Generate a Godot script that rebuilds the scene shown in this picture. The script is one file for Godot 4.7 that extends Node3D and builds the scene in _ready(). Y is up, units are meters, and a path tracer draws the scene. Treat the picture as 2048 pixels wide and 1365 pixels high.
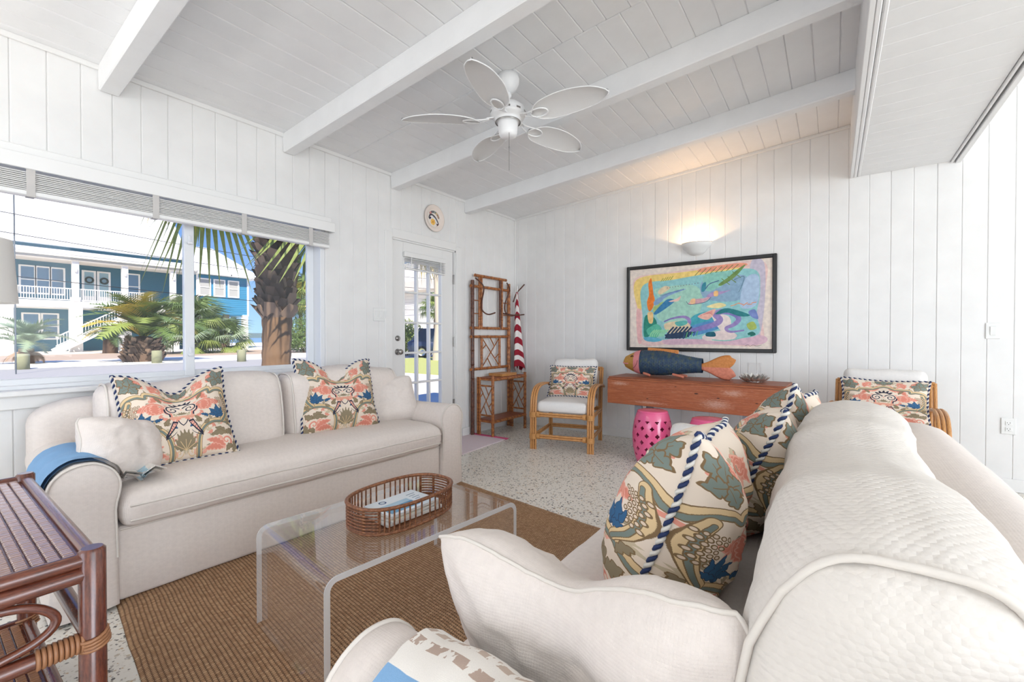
extends Node3D
# A beach-house sitting room: two slip-covered sofas, an acrylic table, rattan chairs, and the street outside.
# x runs from the window wall into the room, z from the picture wall towards the camera, y is up, in metres.
var rng := RandomNumberGenerator.new()
var fn := FastNoiseLite.new()
var M := {}

const SLOPE := 0.073          # rise of the ceiling per metre away from the window wall
const CEIL := 2.64            # ceiling height at the window wall
const GY := -0.15             # ground outside

func _ready() -> void:
	rng.seed = 4711
	fn.seed = 12
	fn.frequency = 1.0
	setup_view()
	make_materials()
	build_shell()
	build_window()
	build_door()
	build_outside()
	build_sofas()
	build_rugs()
	build_coffee_table()
	build_end_table()
	build_console()
	build_chairs()
	build_hall_tree()
	build_fan()
	build_wall_things()

func setup_view() -> void:
	var cam := Camera3D.new()
	cam.name = "camera"
	cam.position = Vector3(3.35, 1.12, 4.69)
	cam.rotation_degrees = Vector3(-0.615, 35.94, 0)
	cam.fov = 75.27
	cam.near = 0.03
	cam.far = 600.0
	cam.current = true
	add_child(cam)
	var sky_m := ProceduralSkyMaterial.new()
	sky_m.sky_top_color = Color(0.20, 0.42, 0.78)
	sky_m.sky_horizon_color = Color(0.66, 0.82, 0.95)
	sky_m.sky_curve = 0.12
	sky_m.ground_bottom_color = Color(0.55, 0.54, 0.50)
	sky_m.ground_horizon_color = Color(0.66, 0.74, 0.80)
	sky_m.sun_angle_max = 1.0
	sky_m.sky_energy_multiplier = 1.0
	var sky := Sky.new()
	sky.sky_material = sky_m
	var env := Environment.new()
	env.background_mode = Environment.BG_SKY
	env.sky = sky
	env.background_energy_multiplier = 1.05
	env.tonemap_mode = Environment.TONE_MAPPER_LINEAR
	env.tonemap_exposure = 1.3
	env.sdfgi_enabled = true
	env.ssao_enabled = true
	env.ssil_enabled = true
	var we := WorldEnvironment.new()
	we.name = "environment"
	we.environment = env
	add_child(we)
	var sun := DirectionalLight3D.new()
	sun.name = "sun"
	sun.light_energy = 1.95
	sun.light_color = Color(1.0, 0.96, 0.90)
	sun.light_angular_distance = 0.6
	sun.shadow_enabled = true
	add_child(sun)
	sun.look_at_from_position(Vector3.ZERO, Vector3(-0.60, -0.72, -0.36), Vector3.UP)
	# added fill lights at unseen glass doors and at an unseen rear window
	area("glass_door_fill", Vector3(9.40, 1.60, 4.9), Vector3(-1, 0, 0), Vector2(4.6, 2.95), 25.0, Color(0.94, 0.97, 1.0))
	area("rear_window_fill", Vector3(2.0, 1.5, 8.85), Vector3(0, 0, -1), Vector2(3.0, 1.7), 4.6, Color(0.94, 0.97, 1.0))

func area(nm: String, at: Vector3, dir: Vector3, size: Vector2, e: float, c: Color) -> void:
	var l := AreaLight3D.new()
	l.name = nm
	l.area_size = size
	l.area_normalize_energy = true
	l.light_energy = e
	l.light_color = c
	l.area_range = 30.0
	l.shadow_enabled = true
	add_child(l)
	l.look_at_from_position(at, at + dir, Vector3.UP if absf(dir.y) < 0.9 else Vector3.RIGHT)

# ---------------------------------------------------------------- mesh helpers
func new_st() -> SurfaceTool:
	var s := SurfaceTool.new()
	s.begin(Mesh.PRIMITIVE_TRIANGLES)
	return s

func fin(st: SurfaceTool) -> ArrayMesh:
	st.generate_normals()
	st.index()
	return st.commit()

func part(nm: String, what, m: Material, parent: Node = null, at := Vector3.ZERO) -> MeshInstance3D:
	var o := MeshInstance3D.new()
	o.name = nm
	o.mesh = what if what is Mesh else fin(what)
	o.material_override = m
	o.position = at
	(parent if parent else self).add_child(o, true)
	return o

func thing(nm: String, label: String, cat: String, at := Vector3.ZERO, turn := 0.0, group := "") -> Node3D:
	var o := Node3D.new()
	o.name = nm
	add_child(o, true)
	o.position = at
	o.rotation.y = turn
	tag(o, label, cat, group)
	return o

func tag(o: Node, label: String, cat: String, group := "") -> Node:
	o.set_meta("label", label)
	o.set_meta("category", cat)
	if group:
		o.set_meta("group", group)
	return o

func struct(o: Node, label := "", cat := "") -> Node:
	o.set_meta("kind", "structure")
	if label:
		o.set_meta("label", label)
		o.set_meta("category", cat)
	return o

# a convex polygon whose outside lies towards out; clockwise seen from there
func poly(st: SurfaceTool, p: Array, out: Vector3, uvs: Array = []) -> void:
	var n: Vector3 = (p[2] - p[0]).cross(p[1] - p[0])
	var fwd := n.dot(out) >= 0.0
	for i in range(1, p.size() - 1):
		for k in ([0, i, i + 1] if fwd else [0, i + 1, i]):
			st.set_uv(uvs[k] if uvs else Vector2(p[k].x, p[k].y))
			st.add_vertex(p[k])

func flat(st: SurfaceTool) -> void:
	st.set_smooth_group(0xFFFFFFFF)

func box(st: SurfaceTool, c: Vector3, s: Vector3, bev := 0.0, B := Basis.IDENTITY, uvo := Vector2.ZERO) -> void:
	flat(st)
	var h := s * 0.5
	var b := clampf(bev, 0.0, minf(h.x, minf(h.y, h.z)) * 0.95)
	for a in 3:
		var a1 := (a + 1) % 3
		var a2 := (a + 2) % 3
		var la := a1 if h[a1] >= h[a2] else a2
		var lb := a2 if la == a1 else a1
		for sg in [-1.0, 1.0]:
			var pts := []
			var uv := []
			for q in [[-1, -1], [1, -1], [1, 1], [-1, 1]]:
				var v := Vector3.ZERO
				v[a] = h[a] * sg
				v[a1] = (h[a1] - b) * q[0]
				v[a2] = (h[a2] - b) * q[1]
				uv.append(Vector2(v[la], v[lb]) + uvo)
				pts.append(c + B * v)
			var o := Vector3.ZERO
			o[a] = sg
			poly(st, pts, B * o, uv)
	if b <= 0.0:
		return
	for a in 3:                    # edges along axis a
		var a1 := (a + 1) % 3
		var a2 := (a + 2) % 3
		for s1 in [-1.0, 1.0]:
			for s2 in [-1.0, 1.0]:
				var pts := []
				var uv := []
				for q in [[-1, 0], [1, 0], [1, 1], [-1, 1]]:
					var v := Vector3.ZERO
					v[a] = (h[a] - b) * q[0]
					v[a1] = (h[a1] - (0.0 if q[1] == 0 else b)) * s1
					v[a2] = (h[a2] - (b if q[1] == 0 else 0.0)) * s2
					uv.append(Vector2(v[a], v[a1]) + uvo)
					pts.append(c + B * v)
				var o := Vector3.ZERO
				o[a1] = s1
				o[a2] = s2
				poly(st, pts, B * o, uv)
	for sx in [-1.0, 1.0]:
		for sy in [-1.0, 1.0]:
			for sz in [-1.0, 1.0]:
				var sg := Vector3(sx, sy, sz)
				var pts := []
				for a in 3:
					var v := (h - Vector3(b, b, b)) * sg
					v[a] = h[a] * sg[a]
					pts.append(c + B * v)
				poly(st, pts, B * sg, [uvo, uvo, uvo])

func box_mesh(s: Vector3, bev := 0.0, uvo := Vector2.ZERO) -> ArrayMesh:
	var st := new_st()
	box(st, Vector3.ZERO, s, bev, Basis.IDENTITY, uvo)
	return fin(st)

func bar(st: SurfaceTool, a: Vector3, b: Vector3, w: float, t: float, bev := 0.0, up := Vector3.UP) -> void:
	var d := (b - a)
	var x := d.normalized()
	var y := up
	if absf(x.dot(y)) > 0.98:
		y = Vector3.RIGHT
	var z := x.cross(y).normalized()
	y = z.cross(x).normalized()
	box(st, (a + b) * 0.5, Vector3(d.length(), t, w), bev, Basis(x, y, z))

func tube(st: SurfaceTool, pts: Array, rad, sides := 8, closed := false, caps := true) -> void:
	st.set_smooth_group(1)
	var n := pts.size()
	var nrm := Vector3.ZERO
	var rings := []
	var run := 0.0
	for i in n:
		var p: Vector3 = pts[i]
		var prev: Vector3 = pts[(i - 1 + n) % n] if (closed or i > 0) else p
		var nxt: Vector3 = pts[(i + 1) % n] if (closed or i < n - 1) else p
		var t := (nxt - prev).normalized()
		if nrm == Vector3.ZERO:
			nrm = t.cross(Vector3.UP if absf(t.y) < 0.9 else Vector3.RIGHT).normalized()
		nrm = (nrm - t * nrm.dot(t)).normalized()
		var bn := t.cross(nrm)
		var r: float = rad[i] if rad is Array or rad is PackedFloat32Array else rad
		var ring := []
		for k in sides:
			var a := TAU * k / sides
			ring.append(p + (nrm * cos(a) + bn * sin(a)) * r)
		if i > 0:
			run += p.distance_to(pts[i - 1])
		rings.append([ring, run, r])
	var m := n if closed else n - 1
	for i in m:
		var A = rings[i]
		var Bq = rings[(i + 1) % n]
		var ub: float = Bq[1] if i + 1 < n else run + 0.02
		for k in sides:
			var k2 := (k + 1) % sides
			var w: float = TAU * A[2]
			var u0 := Vector2(A[1], w * k / sides)
			var u1 := Vector2(ub, w * k / sides)
			var u2 := Vector2(ub, w * (k + 1) / sides)
			var u3 := Vector2(A[1], w * (k + 1) / sides)
			var a: Vector3 = A[0][k]
			var b: Vector3 = Bq[0][k]
			var c: Vector3 = Bq[0][k2]
			var d: Vector3 = A[0][k2]
			st.set_uv(u0); st.add_vertex(a); st.set_uv(u2); st.add_vertex(c); st.set_uv(u1); st.add_vertex(b)
			st.set_uv(u0); st.add_vertex(a); st.set_uv(u3); st.add_vertex(d); st.set_uv(u2); st.add_vertex(c)
	if caps and not closed:
		flat(st)
		for e in [0, n - 1]:
			var d: Vector3 = (pts[1] - pts[0]) if e == 0 else (pts[n - 2] - pts[n - 1])
			poly(st, rings[e][0], -d)

func line(a: Vector3, b: Vector3, n: int) -> Array:
	var o := []
	for i in n + 1:
		o.append(a.lerp(b, float(i) / n))
	return o

func spline(p: Array, per := 6, closed := false) -> Array:
	var o := []
	var n := p.size()
	for i in (n if closed else n - 1):
		var a = p[(i - 1 + n) % n] if (closed or i > 0) else p[i]
		var b = p[i]
		var c = p[(i + 1) % n]
		var d = p[(i + 2) % n] if (closed or i < n - 2) else c
		for k in per:
			o.append(b.cubic_interpolate(c, a, d, float(k) / per))
	if not closed:
		o.append(p[n - 1])
	return o

func lathe(st: SurfaceTool, prof: Array, segs := 24, xf := Transform3D.IDENTITY) -> void:
	st.set_smooth_group(2)
	for i in prof.size() - 1:
		var a: Vector2 = prof[i]
		var b: Vector2 = prof[i + 1]
		for k in segs:
			var t0 := TAU * k / segs
			var t1 := TAU * ((k + 1) % segs) / segs
			var p := [Vector3(a.x * cos(t0), a.y, a.x * sin(t0)), Vector3(a.x * cos(t1), a.y, a.x * sin(t1)), Vector3(b.x * cos(t1), b.y, b.x * sin(t1)), Vector3(b.x * cos(t0), b.y, b.x * sin(t0))]
			var uv := [Vector2(float(k) / segs, a.y), Vector2(float(k + 1) / segs, a.y), Vector2(float(k + 1) / segs, b.y), Vector2(float(k) / segs, b.y)]
			for q in [0, 1, 2, 0, 2, 3]:
				if (q == 1 and a.x < 1e-6) or (q == 3 and b.x < 1e-6):
					pass
				st.set_uv(uv[q])
				st.add_vertex(xf * p[q])

# a surface from f(u, v) over the unit square
func surf(st: SurfaceTool, nu: int, nv: int, f: Callable, uvf = null, sg := 3, flip := false) -> void:
	st.set_smooth_group(sg)
	var P := []
	for i in nu + 1:
		var row := PackedVector3Array()
		for j in nv + 1:
			row.append(f.call(float(i) / nu, float(j) / nv))
		P.append(row)
	for i in nu:
		for j in nv:
			var q := [[i, j], [i + 1, j], [i + 1, j + 1], [i, j + 1]]
			for k in ([0, 2, 1, 0, 3, 2] if flip else [0, 1, 2, 0, 2, 3]):
				var uv := Vector2(float(q[k][0]) / nu, float(q[k][1]) / nv)
				st.set_uv(uvf.call(uv.x, uv.y) if uvf != null else uv)
				st.add_vertex(P[q[k][0]][q[k][1]])

# a rounded, stuffed box: half size h, edge radius r; disp moves each point
func soft(st: SurfaceTool, h: Vector3, r: float, n: int, disp: Callable, xf := Transform3D.IDENTITY) -> void:
	st.set_smooth_group(4)
	for a in 3:
		var a1 := (a + 1) % 3
		var a2 := (a + 2) % 3
		var n1 := maxi(6, int(n * h[a1] / maxf(h.x, maxf(h.y, h.z))))
		var n2 := maxi(6, int(n * h[a2] / maxf(h.x, maxf(h.y, h.z))))
		for sg in [-1.0, 1.0]:
			var P := []
			for i in n1 + 1:
				var row := []
				for j in n2 + 1:
					var v := Vector3.ZERO
					v[a] = h[a] * sg
					v[a1] = edge_dist(i, n1, h[a1], r)
					v[a2] = edge_dist(j, n2, h[a2], r)
					var core := Vector3(clampf(v.x, -(h.x - r), h.x - r), clampf(v.y, -(h.y - r), h.y - r), clampf(v.z, -(h.z - r), h.z - r))
					var d := v - core
					var p := core + d.normalized() * r
					row.append([disp.call(p), Vector2(v[a1], v[a2])])
				P.append(row)
			for i in n1:
				for j in n2:
					var q := [P[i][j], P[i + 1][j], P[i + 1][j + 1], P[i][j + 1]]
					for k in ([0, 2, 1, 0, 3, 2] if sg > 0 else [0, 1, 2, 0, 2, 3]):
						st.set_uv(q[k][1])
						st.add_vertex(xf * q[k][0])

func edge_dist(i: int, n: int, h: float, r: float) -> float:
	# more samples in the rounded edges; exact at both ends so that faces join
	var m := clampi(int(n * 0.25), 2, 5)
	var inner := h - r
	if i <= m:
		return -h + r * (1.0 - cos(PI * 0.5 * i / m)) if i > 0 else -h
	if i >= n - m:
		return h - r * (1.0 - cos(PI * 0.5 * (n - i) / m)) if i < n else h
	return lerpf(-inner, inner, float(i - m) / (n - 2 * m))

func nz(x: float, y: float, z := 0.0) -> float:
	return fn.get_noise_3d(x, y, z)

# ---------------------------------------------------------------- drawing on images
func C8(r: int, g: int, b: int) -> Color:
	return Color(r / 255.0, g / 255.0, b / 255.0)

func fill_poly(im: Image, pts: Array, c: Color) -> void:
	var w := im.get_width()
	var h := im.get_height()
	var lo := 1e9
	var hi := -1e9
	for p in pts:
		lo = minf(lo, p.y)
		hi = maxf(hi, p.y)
	for y in range(maxi(0, int(lo)), mini(h - 1, int(hi)) + 1):
		var xs := []
		var yy := y + 0.5
		var n := pts.size()
		for i in n:
			var a: Vector2 = pts[i]
			var b: Vector2 = pts[(i + 1) % n]
			if (a.y <= yy) != (b.y <= yy):
				xs.append(a.x + (b.x - a.x) * (yy - a.y) / (b.y - a.y))
		xs.sort()
		for i in range(0, xs.size() - 1, 2):
			var x0 := maxi(0, int(round(xs[i])))
			var x1 := mini(w, int(round(xs[i + 1])))
			if x1 > x0:
				im.fill_rect(Rect2i(x0, y, x1 - x0, 1), c)

func disc(im: Image, p: Vector2, r: float, c: Color) -> void:
	var q := int(ceil(r))
	for dy in range(-q, q + 1):
		var k := r * r - dy * dy
		if k >= 0.0:
			var hw := sqrt(k)
			var x0 := int(round(p.x - hw))
			im.fill_rect(Rect2i(x0, int(p.y) + dy, maxi(1, int(round(hw * 2))), 1).intersection(Rect2i(0, 0, im.get_width(), im.get_height())), c)

func stroke(im: Image, pts: Array, w: float, c: Color, w2 := -1.0) -> void:
	var n := pts.size()
	for i in n - 1:
		var a: Vector2 = pts[i]
		var b: Vector2 = pts[i + 1]
		var r := lerpf(w, w2 if w2 >= 0.0 else w, float(i) / maxi(1, n - 1)) * 0.5
		var steps := maxi(1, int(a.distance_to(b) / maxf(1.0, r * 0.5)))
		for k in steps + 1:
			disc(im, a.lerp(b, float(k) / steps), r, c)

func tex(im: Image) -> ImageTexture:
	return ImageTexture.create_from_image(im)

func mat(c: Color, rough := 0.7, opt := {}) -> StandardMaterial3D:
	var m := StandardMaterial3D.new()
	m.albedo_color = c
	m.roughness = rough
	for k in opt:
		m.set(k, opt[k])
	return m

func noise_tex(freq: float, cols: Array, size := 512, sd := 3, octaves := 4, typ := FastNoiseLite.TYPE_SIMPLEX_SMOOTH) -> NoiseTexture2D:
	var f := FastNoiseLite.new()
	f.seed = sd
	f.noise_type = typ
	f.frequency = freq
	f.fractal_octaves = octaves
	var t := NoiseTexture2D.new()
	t.width = size
	t.height = size
	t.seamless = true
	t.noise = f
	var g := Gradient.new()
	var offs := PackedFloat32Array()
	var cc := PackedColorArray()
	for i in cols.size():
		offs.append(float(i) / (cols.size() - 1))
		cc.append(cols[i])
	g.offsets = offs
	g.colors = cc
	t.color_ramp = g
	return t

# ---------------------------------------------------------------- materials
func wood_img(w: int, h: int, dark: Color, mid: Color, light: Color, sd: int, fx := 3.0, fy := 40.0) -> Image:
	var im := Image.create(w, h, false, Image.FORMAT_RGB8)
	var f := FastNoiseLite.new()
	f.seed = sd
	f.frequency = 1.0
	f.fractal_octaves = 4
	for y in h:
		for x in w:
			var u := float(x) / w
			var v := float(y) / h
			# mirrored, so that the edges meet when it repeats
			var uu := absf(u * 2.0 - 1.0)
			var vv := absf(v * 2.0 - 1.0)
			var t := f.get_noise_2d(uu * fx, vv * fy) * 0.5 + 0.5
			t = clampf(t + 0.25 * f.get_noise_2d(uu * fx * 6.0 + 9.0, vv * fy * 5.0), 0.0, 1.0)
			im.set_pixel(x, y, dark.lerp(mid, t * 2.0) if t < 0.5 else mid.lerp(light, t * 2.0 - 1.0))
	return im

func weave_normal(n: int, kind: int) -> ImageTexture:
	var im := Image.create(n, n, false, Image.FORMAT_L8)
	for y in n:
		for x in n:
			var u := float(x) / n
			var v := float(y) / n
			var hgt := 0.0
			if kind == 0:      # plain canvas weave, 16 threads
				var a := absf(sin(u * PI * 16.0))
				var b := absf(sin(v * PI * 16.0))
				hgt = maxf(a, b) if (int(u * 16) + int(v * 16)) % 2 == 0 else minf(a, b)
			else:              # honeycomb matelasse, raised cells
				var cu := u * 4.0
				var cv := v * 6.0
				var best := 9.0
				var second := 9.0
				for j in range(-1, 2):
					for i in range(-1, 2):
						var rr := floorf(cv) + j
						var cx := floorf(cu) + i + (0.5 if int(rr) % 2 != 0 else 0.0) + 0.25
						var d := Vector2((cu - cx) * 1.0, (cv - rr - 0.5) * 0.85).length()
						if d < best:
							second = best
							best = d
						elif d < second:
							second = d
				hgt = clampf((second - best) * 1.6, 0.0, 1.0)
			im.set_pixel(x, y, Color(hgt, hgt, hgt))
	im.convert(Image.FORMAT_RGBA8)
	im.bump_map_to_normal_map(3.0 if kind == 0 else 6.0)
	return tex(im)

func tri(m: StandardMaterial3D, s: float) -> StandardMaterial3D:
	m.uv1_triplanar = true
	m.uv1_world_triplanar = true
	m.uv1_scale = Vector3(s, s, s)
	return m

func terrazzo_img() -> Image:
	var n := 1024
	var im := Image.create(n, n, false, Image.FORMAT_RGB8)
	im.fill(C8(240, 235, 225))
	var r := RandomNumberGenerator.new()
	r.seed = 99
	var cols := [C8(236, 230, 220), C8(240, 236, 228), C8(206, 194, 176), C8(196, 186, 170), C8(176, 168, 158), C8(140, 134, 126), C8(96, 92, 88), C8(70, 68, 66), C8(204, 176, 142), C8(226, 220, 208), C8(234, 228, 218)]
	for i in 9500:
		var p := Vector2(r.randf() * n, r.randf() * n)
		var sz := r.randf_range(2.0, 6.5) if i % 7 else r.randf_range(5.0, 9.0)
		var k := r.randi_range(3, 6)
		var c: Color = cols[r.randi() % cols.size()]
		var a0 := r.randf() * TAU
		var sq := r.randf_range(0.4, 1.0)
		var rot := r.randf() * TAU
		var q := []
		for j in k:
			var a := a0 + TAU * j / k
			var d := Vector2(cos(a) * sz, sin(a) * sz * sq) * r.randf_range(0.7, 1.1)
			q.append(p + d.rotated(rot))
		fill_poly(im, q, c)
		for sh in [Vector2(n, 0), Vector2(0, n)]:
			if p.x < 10 or p.y < 10:
				fill_poly(im, q.map(func(z): return z + sh), c)
	return im

func jute_img(col: bool) -> Image:
	# chunky braided rows: knots side by side, each row shifted
	var n := 512
	var im := Image.create(n, n, false, Image.FORMAT_RGB8)
	var f := FastNoiseLite.new()
	f.seed = 5
	f.frequency = 1.0
	var rows := 20
	var kn := 26
	for y in n:
		for x in n:
			var v := float(y) / n * rows
			var row := int(v)
			var u := float(x) / n * kn + (0.5 if row % 2 else 0.0)
			var fy := v - row - 0.5
			var fx := u - floorf(u) - 0.5
			var d := clampf(1.0 - (fx * fx * 3.4 + fy * fy * 4.0), 0.0, 1.0)
			var fib := f.get_noise_2d((fx + fy * 1.4) * 9.0 + floorf(u) * 3.1, (fy - fx * 0.5) * 26.0 + row * 7.7) * 0.5 + 0.5
			if col:
				var k := f.get_noise_2d(fposmod(floorf(u), kn) * 1.7, row * 2.3) * 0.5 + 0.5
				var c := C8(150, 108, 74).lerp(C8(232, 194, 152), clampf(k * 0.75 + fib * 0.45 - 0.12, 0.0, 1.0))
				if d < 0.18:
					c = c.lerp(C8(84, 56, 38), 0.6)
				im.set_pixel(x, y, c)
			else:
				var hgt := clampf(sqrt(d) * 0.8 + fib * 0.2, 0.0, 1.0)
				im.set_pixel(x, y, Color(hgt, hgt, hgt))
	if not col:
		im.convert(Image.FORMAT_RGBA8)
		im.bump_map_to_normal_map(9.0)
	return im

func mottle(c: Color, amt: float, freq: float, rough: float, scale: float, sd: int) -> StandardMaterial3D:
	var m := mat(Color.WHITE, rough)
	var a := Color(c.r - amt, c.g - amt, c.b - amt)
	var b := Color(minf(1.0, c.r + amt), minf(1.0, c.g + amt), minf(1.0, c.b + amt))
	m.albedo_texture = noise_tex(freq, [a, c, b], 256, sd)
	return tri(m, scale)

func make_materials() -> void:
	M.wall = mottle(Color(0.935, 0.93, 0.922), 0.012, 0.02, 0.5, 0.8, 1)
	M.wall_slab = mat(Color(0.86, 0.85, 0.83), 0.8)
	M.ceil = mottle(Color(0.945, 0.945, 0.945), 0.01, 0.02, 0.5, 0.8, 2)
	M.trim = mat(Color(0.94, 0.935, 0.925), 0.38)
	M.plastic = mat(Color(0.93, 0.93, 0.92), 0.35)
	M.vinyl = mat(Color(0.93, 0.935, 0.94), 0.3)
	M.blind = mat(Color(0.90, 0.895, 0.885), 0.5)
	M.tape = mat(Color(0.80, 0.785, 0.77), 0.9)
	M.terrazzo = mat(Color.WHITE, 0.28, {"albedo_texture": tex(terrazzo_img())})
	tri(M.terrazzo, 0.75)
	var canvas := weave_normal(256, 0)
	var comb := weave_normal(512, 1)
	M.cream = mottle(Color(0.912, 0.872, 0.842), 0.018, 0.015, 0.92, 6.0, 4)
	M.cream.normal_enabled = true
	M.cream.normal_texture = canvas
	M.cream.normal_scale = 0.45
	M.cream.uv1_scale = Vector3(12, 12, 12)
	M.comb = mottle(Color(0.890, 0.862, 0.830), 0.012, 0.015, 0.92, 19.0, 6)
	M.comb.normal_enabled = true
	M.comb.normal_texture = comb
	M.comb.normal_scale = 1.3
	M.white_cotton = mottle(Color(0.94, 0.925, 0.91), 0.012, 0.02, 0.92, 10.0, 8)
	M.white_cotton.normal_enabled = true
	M.white_cotton.normal_texture = canvas
	M.white_cotton.normal_scale = 0.3
	M.piping = mat(Color(0.89, 0.86, 0.825), 0.9)
	var pat := tex(pattern_img())
	M.pattern = mat(Color.WHITE, 0.9, {"albedo_texture": pat})
	M.rope_navy = mat(C8(38, 54, 96), 0.85)
	M.rope_white = mat(C8(226, 222, 214), 0.85)
	M.throw = mat(Color.WHITE, 0.95, {"albedo_texture": tex(throw_img()), "normal_enabled": true, "normal_texture": canvas, "normal_scale": 0.0})
	M.jute = mat(Color.WHITE, 0.95, {"albedo_texture": tex(jute_img(true)), "normal_enabled": true, "normal_texture": tex(jute_img(false)), "normal_scale": 1.3, "uv1_scale": Vector3(3.6, 3.6, 1)})
	M.mat_weave = mat(Color.WHITE, 0.95, {"albedo_texture": tex(doormat_img())})
	M.pink_cloth = mat(C8(226, 96, 140), 0.9)
	M.acrylic = mat(Color(0.97, 0.985, 0.99, 0.03), 0.02, {"metallic_specular": 0.5})
	M.acrylic.transparency = BaseMaterial3D.TRANSPARENCY_ALPHA
	M.acrylic_edge = mat(Color(0.97, 0.98, 0.99, 0.72), 0.05, {"metallic_specular": 0.6})  # white tint stands in for light piped to the cut edges
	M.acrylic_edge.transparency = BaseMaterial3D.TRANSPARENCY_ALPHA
	M.pane = mat(Color(0.95, 0.98, 1.0, 0.02), 0.0, {"metallic_specular": 0.22})
	M.pane.transparency = BaseMaterial3D.TRANSPARENCY_ALPHA
	M.redwood = mat(Color.WHITE, 0.42, {"albedo_texture": tex(console_img()), "uv1_scale": Vector3(0.62, 4.0, 1)})
	M.redwood_plain = mat(Color.WHITE, 0.45, {"albedo_texture": tex(wood_img(512, 256, C8(96, 46, 26), C8(148, 80, 48), C8(176, 110, 76), 21, 2.0, 26.0)), "uv1_scale": Vector3(0.9, 2.0, 1)})
	M.grey_paint = mottle(Color(0.62, 0.65, 0.68), 0.03, 0.05, 0.6, 3.0, 9)
	M.rattan = mat(Color.WHITE, 0.38, {"albedo_texture": tex(wood_img(256, 128, C8(158, 100, 50), C8(202, 144, 86), C8(226, 176, 118), 31, 4.0, 10.0)), "uv1_scale": Vector3(3, 6, 1)})
	M.rattan_wrap = mat(C8(214, 158, 96), 0.5)
	M.bamboo = mat(Color.WHITE, 0.35, {"albedo_texture": tex(wood_img(256, 128, C8(74, 36, 20), C8(166, 98, 48), C8(214, 152, 88), 41, 5.0, 4.0)), "uv1_scale": Vector3(2.4, 4, 1)})
	M.bamboo_dark = mat(Color.WHITE, 0.35, {"albedo_texture": tex(wood_img(256, 128, C8(50, 26, 20), C8(92, 52, 36), C8(140, 86, 58), 43, 5.0, 5.0)), "uv1_scale": Vector3(2.4, 4, 1)})
	M.cane_brown = mat(Color.WHITE, 0.25, {"albedo_texture": tex(wood_img(256, 128, C8(60, 28, 20), C8(102, 52, 36), C8(134, 76, 52), 47, 3.0, 9.0)), "uv1_scale": Vector3(2, 6, 1), "clearcoat_enabled": true, "clearcoat": 0.5, "clearcoat_roughness": 0.2})
	M.cane_weave = mat(C8(166, 134, 120), 0.25, {"clearcoat_enabled": true, "clearcoat": 1.0, "clearcoat_roughness": 0.15})  # lightened, so the window sheen on the table top sits in the colour
	M.cane_weave2 = mat(C8(160, 112, 78), 0.4)
	M.wicker = mat(Color.WHITE, 0.4, {"albedo_texture": tex(wood_img(256, 128, C8(84, 46, 28), C8(136, 86, 56), C8(180, 128, 90), 51, 6.0, 5.0)), "uv1_scale": Vector3(5, 8, 1)})
	M.nickel = mat(Color(0.62, 0.61, 0.60), 0.3, {"metallic": 0.9})
	M.silver = mat(Color(0.86, 0.85, 0.83), 0.28, {"metallic": 0.85})
	M.black = mat(Color(0.03, 0.03, 0.03), 0.4)
	M.frame_black = mat(Color(0.105, 0.10, 0.095), 0.35)
	M.pink_glaze = mat(C8(238, 96, 146), 0.18, {"clearcoat_enabled": true, "clearcoat": 0.6, "clearcoat_roughness": 0.1})
	M.fan_white = mat(Color(0.96, 0.96, 0.96), 0.35)
	M.fan_weave = mat(Color(0.955, 0.955, 0.95), 0.6)
	M.art = mat(Color.WHITE, 0.6, {"albedo_texture": tex(painting_img())})
	M.shade = mat(Color(0.93, 0.915, 0.89), 0.9, {"backlight_enabled": true, "backlight": Color(0.5, 0.49, 0.47)})
	var fl := Image.create(64, 416, false, Image.FORMAT_RGB8)
	for k in 13:
		fl.fill_rect(Rect2i(0, k * 32, 64, 32), C8(150, 22, 44) if k % 2 == 0 else C8(236, 230, 226))
	M.flag_stripe = mat(Color.WHITE, 0.85, {"albedo_texture": tex(fl)})

# ---------------------------------------------------------------- painted and printed pictures
func mir(p: Array, n: float) -> Array:
	return p.map(func(q): return Vector2(n - q.x, q.y))

func sc(p: Array, n: float) -> Array:
	return p.map(func(q): return Vector2(q[0] * n, q[1] * n))

func leaf_pts(base: Vector2, tip: Vector2, w: float, lobes: int, bend := 0.0) -> Array:
	var d := tip - base
	var nrm := d.orthogonal().normalized()
	var l := []
	var r := []
	for i in 41:
		var t := i / 40.0
		var mid := base + d * t + nrm * bend * sin(PI * t) * d.length()
		var k := w * pow(sin(PI * pow(t, 0.8)), 0.8) * (0.52 + 0.48 * absf(cos(lobes * PI * t)))
		l.append(mid + nrm * k - d * 0.03 * absf(cos(lobes * PI * t)))
		r.append(mid - nrm * k)
	r.reverse()
	return l + r

func grow(p: Array, k: float) -> Array:
	var g := Geometry2D.offset_polygon(PackedVector2Array(p), k, Geometry2D.JOIN_ROUND)
	return Array(g[0]) if g.size() else p

func spiral_pts(c: Vector2, r: float, turns: float, a0: float, dir: float) -> Array:
	var o := []
	for i in 60:
		var t := i / 59.0
		o.append(c + Vector2.from_angle(a0 + dir * TAU * turns * t) * r * (1.0 - 0.88 * t))
	return o

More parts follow.
